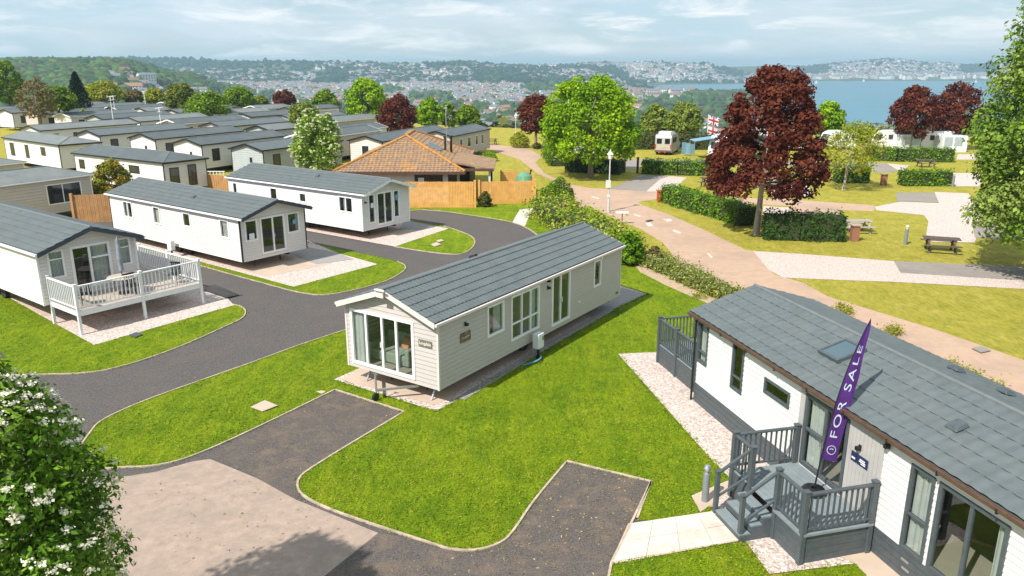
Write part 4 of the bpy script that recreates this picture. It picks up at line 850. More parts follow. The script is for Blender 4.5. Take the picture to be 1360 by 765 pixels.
# ivy bank along the road, and separate shrubs on it
hedge('ivy_bank','tangled ivy-covered bank between the central caravan and the campsite road',[(727,284),(748,300),(775,312),(800,327),(826,348)],2.7,1.2,BANK,leaf=.15,dens=2.0,jit=.45,cat='shrubs')
for lb,xc,yb,wp,hp,cc in (('dark green rounded shrub at the top of the ivy bank',742,272,46,34,HED+HEDB[:1]),('yellow-green shrub at the fence end of the ivy bank',722,283,34,34,BANK),('reddish twiggy shrub below the dark rounded shrub on the bank',757,286,26,18,HEDB+BRWN),
    ('leafy climber mound on the bank above the caravan roof ridge',790,312,40,30,BANK),('leafy mound with pale stems left of the sign-bearing lamp post',752,300,34,30,BANK+BRWN[:1]),('bushy green shrub beside the far end of the central caravan',836,352,44,46,HED+BANK[:1]),('round shrub on the bank beneath the white board',815,338,50,34,BANK),('brown rounded shrub at the lower end of the bank',868,352,24,24,HEDB+BRWN),('tall pale-green climber tangle halfway down the bank beside the road',776,300,44,24,BANK),('grey-green tangled mound beside the foot of the lamp post',806,318,36,20,OLIV),('spreading yellow-green mound just behind the far roof corner',812,340,48,28,BANK)):
    shrub(lb,xc,yb,wp,hp,cc,n=3000,leaf=.14)
# low flowering plants: the border and weeds (uncountable ground cover)
def weeds(name,label,spots,cols,leaf=.09,fl=None):
    PP=[];NN=[];TT=[]
    for (x,y,r,h,n) in spots:
        P=nr.normal(size=(n,3))*np.array([r*.45,r*.45,h*.3]); P[:,2]=np.abs(P[:,2])+h*.15; P+=np.array([x,y,0]); PP.append(P); NN.append(unit(nr.normal(size=(n,3))*.6+np.array([0,0,.8]))); TT.append(tints(n,cols))
    o=leaf_mesh(name,np.concatenate(PP),np.concatenate(NN),leaf,np.concatenate(TT),leafM,None); tag(o,label,'plants',kind='stuff')
sp=[]
for i in range(170):
    u=rnd.random(); a=G(852,352).lerp(G(958,399),u) if True else 0; b=G(874,343).lerp(G(985,398),u); p=a.lerp(b,rnd.random()**1.2); sp.append((p.x,p.y,.35,.4+.6*rnd.random()*(1-.4*u),150))
weeds('border_plants','mixed pale-flowered plants sprawling along the soil border by the road',sp,[(.18,.26,.03),(.32,.32,.07),(.12,.19,.02),(.50,.46,.24),(.25,.29,.05)],leaf=.1)
sp=[]
for (x,y,r) in ((925,376,16),(948,381,10),(958,392,14),(940,395,16),(1112,412,8),(1128,418,7),(1180,441,7),(1186,445,5),(1262,490,5),(1286,500,10),(1298,508,9),(1322,520,5),(975,392,12)):
    for k in range(5): g=G(x+rnd.uniform(-r,r),y+rnd.uniform(-3,4)); sp.append((g.x,g.y,.3,.45,60))
weeds('verge_weeds','yellow-flowered weeds along the near edge of the campsite road',sp,[(.30,.32,.04),(.42,.36,.05),(.16,.22,.03)],leaf=.08)
# grass fringes: tufts along lawn edges and scattered over the near lawn
sp=[]
tufts=[]
def tuft_line(pts,n,w_=.1):
    P=[G(*p) for p in pts]
    for a,b in zip(P,P[1:]):
        m=int((b-a).length*n)
        for i in range(m): q=a.lerp(b,rnd.random()); tufts.append((q.x+rnd.uniform(-w_,w_),q.y+rnd.uniform(-w_,w_)))
for e in (eB1,eB2,eB3,eA,eC): tuft_line(e,12)
tuft_line([(443,505),(579,548),(640,512),(722,467),(824,408),(860,391)],26); tuft_line([(821,471),(908,571),(971,638)],26); tuft_line([(992,719),(1022,764),(1137,750)],30); tuft_line([(812,750),(985,723)],26)
T_=np.array(tufts); P=np.repeat(T_,5,0)+nr.normal(size=(len(T_)*5,2))*.04; P=np.column_stack([P,np.full(len(P),.035)]); Nn=nr.normal(size=P.shape); Nn[:,2]*=.2; Nn=unit(Nn)
o=leaf_mesh('grass_tufts',P,Nn,.05,tints(len(P),[(.14,.26,.008),(.18,.30,.012),(.25,.30,.03)]),leafM,None,aspect=.35); tag(o,'short tufts of green grass along the lawn edges','grass',kind='stuff')
def inside(poly,q):
    c=np.zeros(len(q),bool); n=len(poly)
    for i in range(n):
        a,b=poly[i],poly[(i+1)%n]
        if abs(a[1]-b[1])<1e-9: continue
        k=((a[1]>q[:,1])!=(b[1]>q[:,1]))&(q[:,0]<(b[0]-a[0])*(q[:,1]-a[1])/(b[1]-a[1])+a[0]); c^=k
    return c
q=np.column_stack([nr.uniform(-24,12,520000),nr.uniform(8,44,520000)]); q=q[nr.random(len(q))<np.clip(17/q[:,1],.1,1)**1.5]
vis=np.abs(q[:,0])<q[:,1]*.66+2.5; q=q[vis]; ok=np.zeros(len(q),bool)
for z,pl in LAWNS: ok|=inside(pl,q)
for z,pl in HARD:
    if z>.024: ok&=~inside(pl,q)
q=q[ok]; patch=np.sin(q[:,0]*1.7+q[:,1]*.9)+np.sin(q[:,0]*.6-q[:,1]*1.3+1)+nr.normal(size=len(q))*.8
P=np.column_stack([q,np.full(len(q),.042)]); Nn=nr.normal(size=P.shape); Nn[:,2]=np.abs(Nn[:,2])*.6+.9; Nn=unit(Nn)
cg=np.where((patch>0)[:,None],np.array([[.24,.33,.007]]),np.array([[.13,.235,.005]]))*nr.uniform(.85,1.2,len(q))[:,None]; dry=nr.random(len(q))<.06; cg[dry]=np.array([.42,.34,.09])
o=leaf_mesh('lawn_grass_blades',P,Nn,.05,cg,leafM,None,aspect=.4); tag(o,'short mown grass covering the lawns','grass',kind='stuff')
# straw and leaf litter on the bays and the drive
def litter(n,quad,cols,size,z):
    a,b,c,d=[G(*p) for p in quad]; u=nr.random(n)[:,None]; v=nr.random(n)[:,None]
    A,B,Cc,Dd=[np.array([p.x,p.y]) for p in(a,b,c,d)]; xy=(A*(1-u)+B*u)*(1-v)+(Dd*(1-u)+Cc*u)*v
    return np.column_stack([xy,np.full(n,z)]),tints(n,cols)
LP_=[];LT_=[]
for n_,qd in ((520,[(755,618),(860,642),(812,755),(690,712)]),(160,[(560,722),(690,712),(800,765),(480,765)]),(110,[(300,600),(440,522),(530,548),(400,632)]),(90,[(200,640),(330,640),(480,710),(240,760)]),(120,[(160,500),(450,400),(455,430),(150,545)])):
    a_,b_=litter(n_,qd,[(.50,.38,.20),(.38,.27,.13),(.30,.30,.06),(.20,.12,.07)],.05,.028); LP_.append(a_);LT_.append(b_)
P=np.concatenate(LP_); Nn=unit(nr.normal(size=P.shape)*.25+np.array([0,0,1.]))
o=leaf_mesh('leaf_litter',P,Nn,.055,np.concatenate(LT_),leafM,None,aspect=.3); tag(o,'scattered dry straw and leaf litter on the tarmac bays','leaf litter',kind='stuff')
# ------------------------------------------------------------------ clubhouse with terracotta roof
lich=mk('clay_tile_lichen',(.24,.15,.095),.30,5,.85,bump=.4,bscale=12,col2=(.36,.245,.16),big=(1.6,(.52,.24,.03),.7))
lichr=mk('clay_ridge_lichen',(.42,.20,.04),.25,3,.85)
bx,by=-13.5,58.6
t=thing('clubhouse','single-storey clubhouse with an orange-brown lichened tile roof','building',(bx,by,0))
Wd,Dp,ez,rz_=9.95,15.0,2.5,4.75
def tileclip(mb,P,U,Sv,ul,sl_,inside,du=.15,course=.3,step=.035,amp=.025,wave=.3):
    P,U,Sv=Vector(P),Vector(U),Vector(Sv); Nn=U.cross(Sv).normalized(); Nn=Nn if Nn.z>0 else -Nn; nu=int(ul/du); nc=int(sl_/course)+1
    for c in range(nc):
        for i in range(nu):
            uc=(i+.5)*du; sc=(c+.5)*course
            if not inside(uc,sc): continue
            def pt(u,s,h): return P+U*u+Sv*s+Nn*(h+amp*math.cos(u/wave*6.283))
            a,b=i*du,(i+1)*du; s0,s1=c*course,(c+1)*course
            mb.poly([pt(a,s0,step),pt(b,s0,step),pt(b,s1,0),pt(a,s1,0)]); mb.poly([pt(a,s0,0),pt(b,s0,0),pt(b,s0,step),pt(a,s0,step)])
mb=MB(); hw=Wd/2; sv=Vector((0,hw,rz_-ez)); sll=sv.length; un=sv.normalized()
tileclip(mb,(0,0,ez),(1,0,0),un,Wd,sll,lambda u,s:(s/sll*hw-.1)<u<Wd-s/sll*hw+.1)
sv2=Vector((-hw,0,rz_-ez)).normalized()
tileclip(mb,(Wd,0,ez),(0,1,0),sv2,Dp,sll,lambda u,s:(s/sll*hw-.1)<u<Dp-s/sll*hw+.1,course=.34,wave=.36,du=.18)
mb.poly([(0,0,ez),(0,Dp,ez),(hw,Dp-hw,rz_),(hw,hw,rz_)]); mb.poly([(0,Dp,ez),(Wd,Dp,ez),(hw,Dp-hw,rz_)])
mb.poly([(.02,.02,ez-.03),(Wd,.02,ez-.03),(Wd,Dp,ez-.03),(.02,Dp,ez-.03)])
ro=mb.build('roof',lich,t)
mb=MB()
for a,b in (((hw,hw,rz_+.04),(hw,Dp-hw,rz_+.04)),((hw,hw,rz_+.04),(0,0,ez+.05)),((hw,hw,rz_+.04),(Wd,0,ez+.05)),((hw,Dp-hw,rz_+.04),(Wd,Dp,ez+.05))): mb.tube([a,b],.10,8)
mb.build('ridge_tiles',lichr,ro)
wl=MB(); rend=mk('render_cream',(.66,.64,.60),.06,2,.8); wl.box(.5,Wd-.6,.5,Dp-.5,0,ez-.05); wl.build('wall',rend,t)
mb=MB(); mb.box(-.02,Wd+.02,-.03,.01,ez-.2,ez+.01); mb.box(Wd-.01,Wd+.03,.02,Dp,ez-.2,ez+.01); mb.build('fascia',mk('fascia_brown',(.09,.045,.03),.2,5),t)
for (a,b) in((6.1,8.2),): window(t,'window',(0,.5,0),(1,0,0),(0,-1,0),a,b,1.3,2.3,mk('frame_brown',(.06,.035,.025),.2,5),mull=((a+b)/2,),glassm=GLD)
window(t,'door',(0,.5,0),(1,0,0),(0,-1,0),9.0-.35,9.3,.1,2.3,MATS['frame_brown'],glassm=GLD)
sign(t,(0,.47,0),(1,0,0),(0,-1,0),6.35,6.8,1.5,2.0,MATS['poster_white'] if 'poster_white' in MATS else white)
mb=MB(); mb.ob((Wd-1.1,.9,3.05),(3.3,-.25,-.55),(0,7.,0),(0,0,.13)); mb.build('porch_roof',lich,t)
mb=MB(); mb.ob((Wd-.35,.75,2.45),(2.5,-.1,0),(0,.05,0),(0,0,.22)); mb.build('porch_fascia',MATS['fascia_brown'],t)
for y in(.95,4,7): mb=MB(); mb.box(Wd+1.75,Wd+1.9,y,y+.14,0,2.5); mb.build('porch_post',rend if y==.95 else MATS['frame_brown'],t)
mb=MB(); mb.box(Wd-.59,Wd+.2,3.0,12,.0,2.5); mb.build('porch_recess',mk('porch_shade_dark',(.03,.022,.018),.3,4),t)  # near-black box: the shade under the porch roof put into its colour
for k in range(2):
    s=sv2; P=Vector((Wd,4.6+k*1.15,ez))+sv2*2.55; n_=Vector((0,1,0)).cross(sv2).normalized(); n_=n_ if n_.z>0 else -n_; mb=MB(); mb.ob(P+n_*.05,(0,.8,0),sv2*1.2,n_*.1); o=mb.build('skylight',steel,ro); mb=MB(); mb.ob(P+n_*.15+Vector((0,.08,0))+sv2*.08,(0,.64,0),sv2*1.04,n_*.01); mb.build('pane',GLD,o)
for k in range(2): mb=MB(); P=Vector((Wd-2.0+k*.45,6.6+k*.5,3.2)); mb.tube([P,P+Vector((0,0,1.25))],.1,8); mb.tube([P+Vector((0,0,1.25)),P+Vector((0,0,1.4))],.15,8); mb.build('flue',black,t)
mb=MB(); P=Vector((Wd-1.85,6.2,3.2)); mb.tube([P,P+Vector((0,0,3.9))],.035,6); mb.box(P.x-.12,P.x+.12,P.y-.05,P.y+.05,P.z+3.6,P.z+3.75); mb.build('mast',steel,t)
# timber fences
pine=mk('new_timber_board',(.66,.34,.095),.16,2.5,.75,bump=.2,bscale=12); oldt=mk('brown_stained_board',(.40,.21,.085),.18,2.5,.8)
def fence(label,pts,h_,m,posts=True,w_=.12,name='timber_fence'):
    P=[Vector((p[0],p[1],0)) for p in pts]; t=thing(name,label,'fence',P[0]); o=P[0].copy()
    for a,b in zip(P,P[1:]):
        a=a-o;b=b-o; d=b-a; ln=d.length; u=d/ln; n_=Vector((-u.y,u.x,0)); mb=MB(); k=int(ln/w_)
        for i in range(k): mb.ob(a+u*(i*w_+.005)+n_*(.012*(i%2)),u*(w_-.012),n_*.02,(0,0,h_+rnd.uniform(-.01,.01)))
        mb.build('boarding',m,t)
        mb=MB(); 
        for z in(.3,h_-.3): mb.ob(a+Vector((0,0,z))+n_*.035,d,n_*.05,(0,0,.09))
        mb.build('rail',m,t)
        for q in(a,b): mb=MB(); mb.box(q.x-.08,q.x+.08,q.y-.08,q.y+.08,0,h_+.12); mb.build('post',m,t)
    return t
fence('new golden timber fence in front of the clubhouse, left run',[(-11.5,57.2),(-2.75,57.28)],1.95,pine)
fence('new golden timber fence set back to the right of the clubhouse porch',[(-2.5,58.7),(1.75,59.2)],1.75,pine)
fence('short timber screen enclosure beside the green-topped bin',[(-.9,64.8),(1.6,65.2),(1.7,62.4)],1.7,pine)
a,b=G(60,311),G(158,300); fence('dark brown timber fence behind the far-left caravan',[(a.x,a.y+3.5),(b.x-.3,b.y+1.6)],1.9,oldt)
a,b=G(262,254),G(306,258); fence('brown timber fence behind the gap between two cream caravans',[(a.x,a.y),(b.x,b.y)],1.5,oldt)
a=G(684,246); t=thing('bin','domed green bin on a blue base behind the timber fence','bin',(1.0,63.2,0))
mb=MB(); mb.lathe((0,0,0),[(0,1.9),(.35,1.85),(.62,1.6),(.75,1.2),(.75,.95)],16); mb.build('lid',mk('bin_green',(.12,.28,.16),.15,5,.4),t)
mb=MB(); mb.lathe((0,0,0),[(.75,.95),(.72,.05),(0,.05)],16); mb.build('body',mk('bin_blue',(.06,.18,.30),.15,5,.4),t)
# ------------------------------------------------------------------ caravan field
def corner_home(label,px_,py_,kind,clad,trim,wins,L_=12.,W=3.9,h=None,detail=0,hip=None,group=None,zt=2.85,zr=3.35,world=None,**k):
    c=Vector((*world,0)) if world else G(px_,py_,zt); 
    if kind=='Z': h=27 if h is None else h; O=(c.x,c.y)
    elif kind=='W': h=-57 if h is None else h; a=R(h+90); O=(c.x+W*math.sin(a),c.y+W*math.cos(a))
    elif kind=='E': h=29.5 if h is None else h; a=R(h); O=(c.x-L_*math.sin(a),c.y-L_*math.cos(a))
    return static_home(label,O,h,L_,W,.55,zt,zr,clad,trim,wins,of=.25,ob=.2,oh=.12,detail=detail,hip=hip,group=group,roofm=[roofg,roofA,roofB][int(abs(c.x*7+c.y*3))%3],**k)
gw=dict(fm=black)
roofA=mk('roof_weathered_grey',(.16,.175,.17),.15,1.5,.6,big=(.5,(.21,.215,.20),.6)); roofB=mk('roof_dark_grey',(.085,.10,.103),.15,1.5,.55,big=(.5,(.13,.14,.135),.6))
GB='static caravans in the field behind'
tl=mk('cladding_blue_grey',(.40,.43,.43),.05,2)
Zw=[('N',1.2,2.1,1.2,2.35,gw),('N',6.2,7.0,1.9,2.35,gw),('N',4.0,4.5,1.9,2.35,gw),('N',9.2,10.2,1.3,2.35,gw),('F',1.4,1.65,1.2,2.1,gw)]
corner_home('white hip-roofed caravan with two tall dark end windows behind the front row',216,216,'W',clad_white,black,[('F',1.0,1.75,.8,2.45,gw),('F',2.6,3.4,1.0,2.35,gw),('P',3.3,4.7,1.75,2.35,gw),('P',11.4,12.2,1.6,2.35,gw)],L_=12.9,hip='F',group=GB)
corner_home('white hip-roofed caravan with three side windows at the left of the field',77.5,192.5,'W',clad_white,black,[('P',3.2,4.2,1.6,2.4,gw),('P',7.2,8,1.1,2.4,gw),('P',10.8,11.8,1.1,2.4,gw),('F',1.0,1.9,1.6,2.3,gw)],L_=13.2,hip='F',h=-52,group=GB)
corner_home('beige caravan with ribbed tile roof and white double window, behind the far-left caravan',119.4,231.7,'E',clad_beige,white,[('N',8.8,11.2,1.15,2.5,dict(mull=(9.9,)))],L_=12,hip='B',detail=1,group=GB,zt=2.85,zr=3.45)
corner_home('beige caravan at the left edge showing only its right end and white pipe',31,215.5,'E',clad_beige,white,[('N',9,10.6,1.2,2.4,{})],L_=12,hip='B',detail=1,group=GB)
for (px_,py_,lb,cl_,L1) in ((54,173.5,'white caravan with a dark window at the left end of the second row',clad_white,13),(132.5,180,'white gabled caravan with a large dark window, third along the second row',clad_white,12),(206,185,'white gabled caravan with a slim slit window in its end wall',clad_white,12),(267.5,192.5,'white gabled caravan behind the strip of grass and white railing',clad_white,11.5),(349,199.7,'blue-grey sided caravan directly behind the white-blossomed tree',tl,11)):
    corner_home(lb,px_,py_,'Z',cl_,black,Zw,L_=L1,group=GB)
corner_home('pale caravan with a pinkish gable end and tall window left of the clubhouse roof',508,188,'Z',clad_cream,black,[('F',1.6,2.5,.9,2.4,dict(trans=(1.3,)))],L_=15,h=22,group=GB)
corner_home('beige caravan with four small white windows right of the clubhouse ridge',600,181,'Z',clad_beige,black,[('N',2.1,2.8,1.3,2.4,{}),('N',4.2,5.2,1.3,2.4,{}),('N',6.6,7.3,1.3,2.4,{}),('N',8.3,9.1,1.3,2.4,{})],L_=11,W=3.7,h=20,group=GB)
corner_home('cream caravan with a railing glimpsed between the blossom tree and the clubhouse',470,186,'Z',clad_beige,white,[('N',1,2,1.2,2.3,{})],L_=12,h=24,world=(-20.5,82.5),group=GB)
base=Vector((-45.1,86.1,0)); adj=['pale grey','beige','cream','white']; 
ordw=['first','second','third','fourth','fifth','sixth','seventh','eighth','ninth','tenth','eleventh']
rowi=['third row','fourth row','fifth row','back row']
for kk in range(1,5):
    vis=0
    for i in range(-7,5):
        p=base+Vector((math.sin(R(27)),math.cos(R(27)),0))*(15.2*kk)+Vector((7.45,-5.0,0))*(i+.3*(kk%2)); pxx=680+F*p.x/(p.y*.961+2)
        if pxx<-60 or pxx>455 or p.y>158 or (kk>=3 and pxx>400): continue
        cl_=[clad_white,clad_beige,clad_cream,tl][(i+kk*2)%4]; vis+=1
        corner_home('%s caravan, %s from the left in the %s of the field behind'%(['white','beige','cream','blue-grey'][(i+kk*2)%4],ordw[min(vis-1,10)],rowi[kk-1]),0,0,'Z',cl_,black if (i+kk)%3 else white,Zw[:2] if kk<3 else [],L_=11.8,world=(p.x,p.y),group=GB)
# ------------------------------------------------------------------ small objects
def lamp_post(label,x,y,h_,signs=False,grp='street lamps'):
    t=thing('street_lamp',label,'street lamp',(x,y,0),0,grp); pm=mk('lamp_post_grey',(.5,.5,.48),.08,5,.5)
    mb=MB(); mb.lathe((0,0,0),[(.0,0),(.1,0),(.1,.9),(.06,1.0),(.045,h_-.55),(.0,h_-.55)],10); mb.build('pole',pm,t,smooth=False)
    mb=MB(); mb.lathe((0,0,h_-.55),[(.05,0),(.12,.06),(.19,.36),(.24,.38),(.12,.5),(.04,.58),(.04,.7),(.0,.72)],8); mb.build('lantern',white,t)
    mb=MB(); mb.lathe((0,0,h_-.55),[(.11,.08),(.17,.34)],8); mb.build('lamp_glass',mk('lantern_glass',(.5,.5,.45),.1,3,.15),t)
    if signs:
        for z0,z1,w_ in((1.75,2.3,.36),(1.05,1.25,.2)): mb=MB(); mb.box(-w_*.75,w_*.25,-.12,-.09,z0,z1); mb.build('sign_board',mk('sign_grey_back',(.62,.62,.6),.05,5),t)
lp=G(808,281); lamp_post('white lantern street lamp carrying two small sign boards by the campsite road',lp.x,lp.y,4.3,True)
p=D(685,152,113); lamp_post('distant street lamp left of the big green tree',p.x,113,p.z,False)
for (x,yt,yb,Y,lb) in((146,128,168,112,'tall thin aerial mast in front of the spiky plant'),(191,121,140,150,'white aerial mast at the far field edge'),(211,143,168,98,'white aerial mast with a small dish on a caravan roof'),(150,128,160,130,'short aerial mast beside the tall thin one')):
    q=D(x,yt,Y); t=thing('aerial_mast',lb,'aerial',(q.x,Y,0)); mb=MB(); mb.tube([(0,0,0),(0,0,q.z)],.05,6); mb.build('pole',white,t); mb=MB(); mb.bar((-.5,0,q.z-.1),(.5,0,q.z+.1),.05); mb.lathe((0,0,q.z-.6),[(0,0),(.35,.1)],8); mb.build('dish',white,t)
pw=mk('picnic_dark_wood',(.10,.075,.06),.25,5,.8); pl_=mk('picnic_pale_wood',(.36,.32,.27),.2,5,.8)
def picnic(label,px_,py_,rz,m,s=1.):
    g=G(px_,py_); t=thing('picnic_table',label,'picnic table',g,rz,'picnic tables on the campsite'); 
    mb=MB(); 
    for k in range(5): mb.box(-.9*s,.9*s,(-.36+k*.15)*s,(-.36+k*.15+.13)*s,.72*s,.76*s)
    mb.build('table_top',m,t)
    for sd in(-1,1):
        mb=MB(); 
        for k in range(2): y0=sd*.78+(-.13+k*.135); mb.box(-.9*s,.9*s,y0*s,(y0+.12)*s,.44*s,.48*s)
        mb.build('seat',m,t)
    for x in(-.62,.62):
        mb=MB(); mb.bar((x*s,-.25*s,.72*s),(x*s,-.68*s,0),.09*s,.05*s); mb.bar((x*s,.25*s,.72*s),(x*s,.68*s,0),.09*s,.05*s); mb.bar((x*s,-.85*s,.41*s),(x*s,.85*s,.41*s),.05*s,.1*s); mb.bar((x*s+.04,-.36*s,.68*s),(x*s+.04,.36*s,.68*s),.05*s,.08*s); mb.build('leg',m,t)
picnic('dark wooden picnic table on the grass nearest the camera at right',1248,334,-.35,pw,1.05)
picnic('weathered pale picnic bench at the end of the shaded hedge',1137,308,-.05,pl_,1.0)
picnic('small dark picnic table behind the diagonal hedge',943,248,-.5,pw)
picnic('distant dark picnic table between the two clipped hedges',1229,222,-.1,pw)
picnic('distant picnic table left of the round roadside bush',652,192,.2,pw)
def lodge_post(label,px_,py_,m,w_,h_,top=None,name='post',cat='post',grp=None,rnd_=False):
    g=G(px_,py_); t=thing(name,label,cat,g,0,grp); mb=MB()
    if rnd_: mb.lathe((0,0,0),[(0,0),(w_/2,0),(w_/2,h_),(0,h_)],16)
    else: mb.box(-w_/2,w_/2,-w_/2,w_/2,0,h_)
    mb.build('shaft',m,t,bevel=0 if rnd_ else .01)
    mb=MB()
    if rnd_: mb.lathe((0,0,h_),[(w_*.4,0),(w_*.3,.05),(w_*.5,.09),(w_*.52,.15),(w_*.35,.21),(0,.23)],16)
    else: mb.box(-w_*.65,w_*.65,-w_*.65,w_*.65,h_,h_+.06)
    mb.build('cap',top or m,t)
lodge_post('grey round bollard light at the foot of the lodge steps',936,667,mk('bollard_grey',(.20,.22,.225),.1,5,.4),.17,.78,steel,'bollard','bollard',None,True)
lodge_post('grey bollard light on the grass by the nearest picnic table',1202,325,MATS['bollard_grey'],.2,.95,mk('bollard_lens',(.55,.5,.45),.1,5),'bollard','bollard',None,True)
lodge_post('grey bollard light at the right end of the clipped hedge',1265,248,MATS['bollard_grey'],.22,1.0,MATS['bollard_lens'],'bollard','bollard',None,True)
brk=mk('brick_red',(.30,.13,.08),.3,14,.9)
lodge_post('red brick utility post in front of the pale picnic bench',1134,320,brk,.42,.95,mk('brick_cap',(.4,.3,.24),.1,5),'brick_post','post')
lodge_post('red brick utility post beside the small thin-leaved tree',1173,246,brk,.42,.95,MATS['brick_cap'],'brick_post','post')
lodge_post('dark timber post in the hedge gap by the lane, left one',828,229,pw,.35,1.2,None,'timber_post','post')
lodge_post('dark timber post in the hedge gap by the lane, right one',846.5,230,pw,.2,1.5,None,'timber_post','post')
lodge_post('small red box at the near end of the diagonal hedge',876,268,mk('red_paint',(.45,.06,.03),.15,6,.5),.42,.85,None,'red_box','post box')
def cover(label,pts,m,name='access_cover',z=.046,cat='cover'):
    P=[G(*p) for p in pts]; c=sum(P,Vector())/len(P); mb=MB(); mb.poly([(p.x-c.x,p.y-c.y,.012) for p in P])
    for k in range(len(P)): a,b=P[k]-c,P[(k+1)%len(P)]-c; mb.poly([(a.x,a.y,0),(b.x,b.y,0),(b.x,b.y,.012),(a.x,a.y,.012)])
    mb.poly([((p.x-c.x)*.82,(p.y-c.y)*.82,.0165) for p in P]); o=mb.build(name,m,None,loc=(c.x,c.y,z+.012)); tag(o,label,cat)
cover('pink concrete inspection cover in the lawn beside the upper parking bay',[(333,543),(352,534),(369,541),(349,549)],concM)
cover('small dark grille set in the grass below the white deck',[(171,447),(181,443),(190,446),(180,450)],dgrey)
cover('pair-forming stone cover in the small round-ended lawn, lower one',[(572,326),(580,323),(586,326),(577,329)],concM)
cover('smaller stone cover in the round-ended lawn, upper one',[(579,321),(586,319),(590,321),(583,323)],concM)
cover('dark square drain cover in the tarmac right of the white deck',[(268,386),(285,379),(318,393),(300,397)],black,z=.036)
cover('dark round-cornered manhole in the campsite road by the arrows',[(857,294),(864,292.5),(868,293.5),(861,295)],black,z=.03)
cover('grey metal cover in the lower right of the campsite road',[(1290,464),(1303,461),(1316,467),(1303,470)],grayM,z=.03)
t=thing('white_board','small flat white board lying on the ivy bank beside the road','board',G(826,298)); mb=MB(); mb.ob((-.42,-.1,.75),(.84,0,0),(0,.28,.04),(0,0,.05)); mb.build('panel',white,t,bevel=.02)
mb=MB(); mb.box(-.03,.03,0,.06,0,.75); mb.build('stake',pw,t)
# white railing in the field
rt_=thing('white_railing','short white railing on the grass behind the dark-trimmed white caravan','fence',G(280,243)); 
for k in range(9): mb=MB(); mb.box(-1.2+k*.3,-1.15+k*.3,-.03,.03,0,1.0); mb.build('baluster',wpaint,rt_)
mb=MB(); mb.box(-1.3,1.35,-.05,.05,1.0,1.07); mb.box(-1.3,1.35,-.04,.04,.15,.2); mb.build('rail',wpaint,rt_)
# ------------------------------------------------------------------ touring vehicles
def prism(mb,prof,y0,y1,m=0):
    i=len(mb.v); n=len(prof); mb.v+=[(x,y0,z) for x,z in prof]+[(x,y1,z) for x,z in prof]
    mb.f.append(tuple(range(i,i+n))); mb.m.append(m); mb.f.append(tuple(range(i+2*n-1,i+n-1,-1))); mb.m.append(m)
    for k in range(n): mb.f.append((i+k,i+(k+1)%n,i+n+(k+1)%n,i+n+k)); mb.m.append(m)
def wheel(par,x,y,r=.34,w_=.2):
    mb=MB(); mb.tube([(x,y-w_/2,r),(x,y+w_/2,r)],r,18); o=mb.build('wheel',black,par); s=-1 if y<0 else 1
    mb=MB(); mb.tube([(x,y+s*w_*.4,r),(x,y+s*(w_*.5+.01),r)],r*.6,12); mb.build('rim',steel,o)
vanP=mk('van_paint_silver_beige',(.50,.47,.42),.03,1,.3,metal=.2); vanW=mk('vehicle_white',(.75,.75,.74),.03,1,.3)
def van(label,x,y,rz,paint,blue=True):
    t=thing('motorhome',label,'motorhome',(x,y,0),rz)   # x axis = forwards
    mb=MB(); prism(mb,[(0,.35),(0,1.3),(.06,2.1),(.25,2.3),(3.6,2.34),(4.1,2.1),(4.6,1.35),(5.4,1.1),(5.5,.35)],-.97,.97); mb.build('body',paint,t,bevel=.07)
    mb=MB(); prism(mb,[(.5,2.28),(.6,2.62),(2.6,2.62),(3.4,2.32)],-.7,.7); mb.build('high_roof',vanW,t,bevel=.05)
    for s in(-1,1):
        mb=MB(); mb.ob((-.012+.02,s*.48-.3,1.32),(.0,.6,0),(.035,0,.6),(-.035,0,0)); o=mb.build('rear_window',GLD,t,bevel=.01)
        mb=MB(); mb.box(-.05,.0,s*.9-.06,s*.9+.06,.75,1.25); mb.build('tail_light',mk('tail_light_red',(.5,.03,.02),.1,5,.2),t)
        for x_ in(1.0,4.4): wheel(t,x_,s*.88)
        mb=MB(); mb.box(.8,3.2,s*.972-.005,s*.972+.005,1.35,1.95); mb.build('side_window',GLD,t)
    mb=MB(); mb.box(-.1,.02,-.95,.95,.35,.58); mb.build('bumper',dgrey,t,bevel=.02)
    mb=MB(); mb.box(-.05,-.01,-.26,.26,.88,1.0); mb.build('number_plate',mk('plate_yellow',(.6,.45,.05),.05,5),t)
    for s in(-.3,.3): mb=MB(); mb.box(-.3,-.05,s-.12,s+.12,.3,.5); mb.build('tow_light',MATS['tail_light_red'],t)
    mb=MB(); prism(mb,[(4.15,2.05),(4.6,1.4),(4.66,1.4),(4.2,2.08)],-.85,.85); mb.build('windscreen',GLD,t)
    return t
g=G(880,206); van('beige motorhome seen from behind with two dark rear windows',g.x,g.y,R(90-22),vanP)
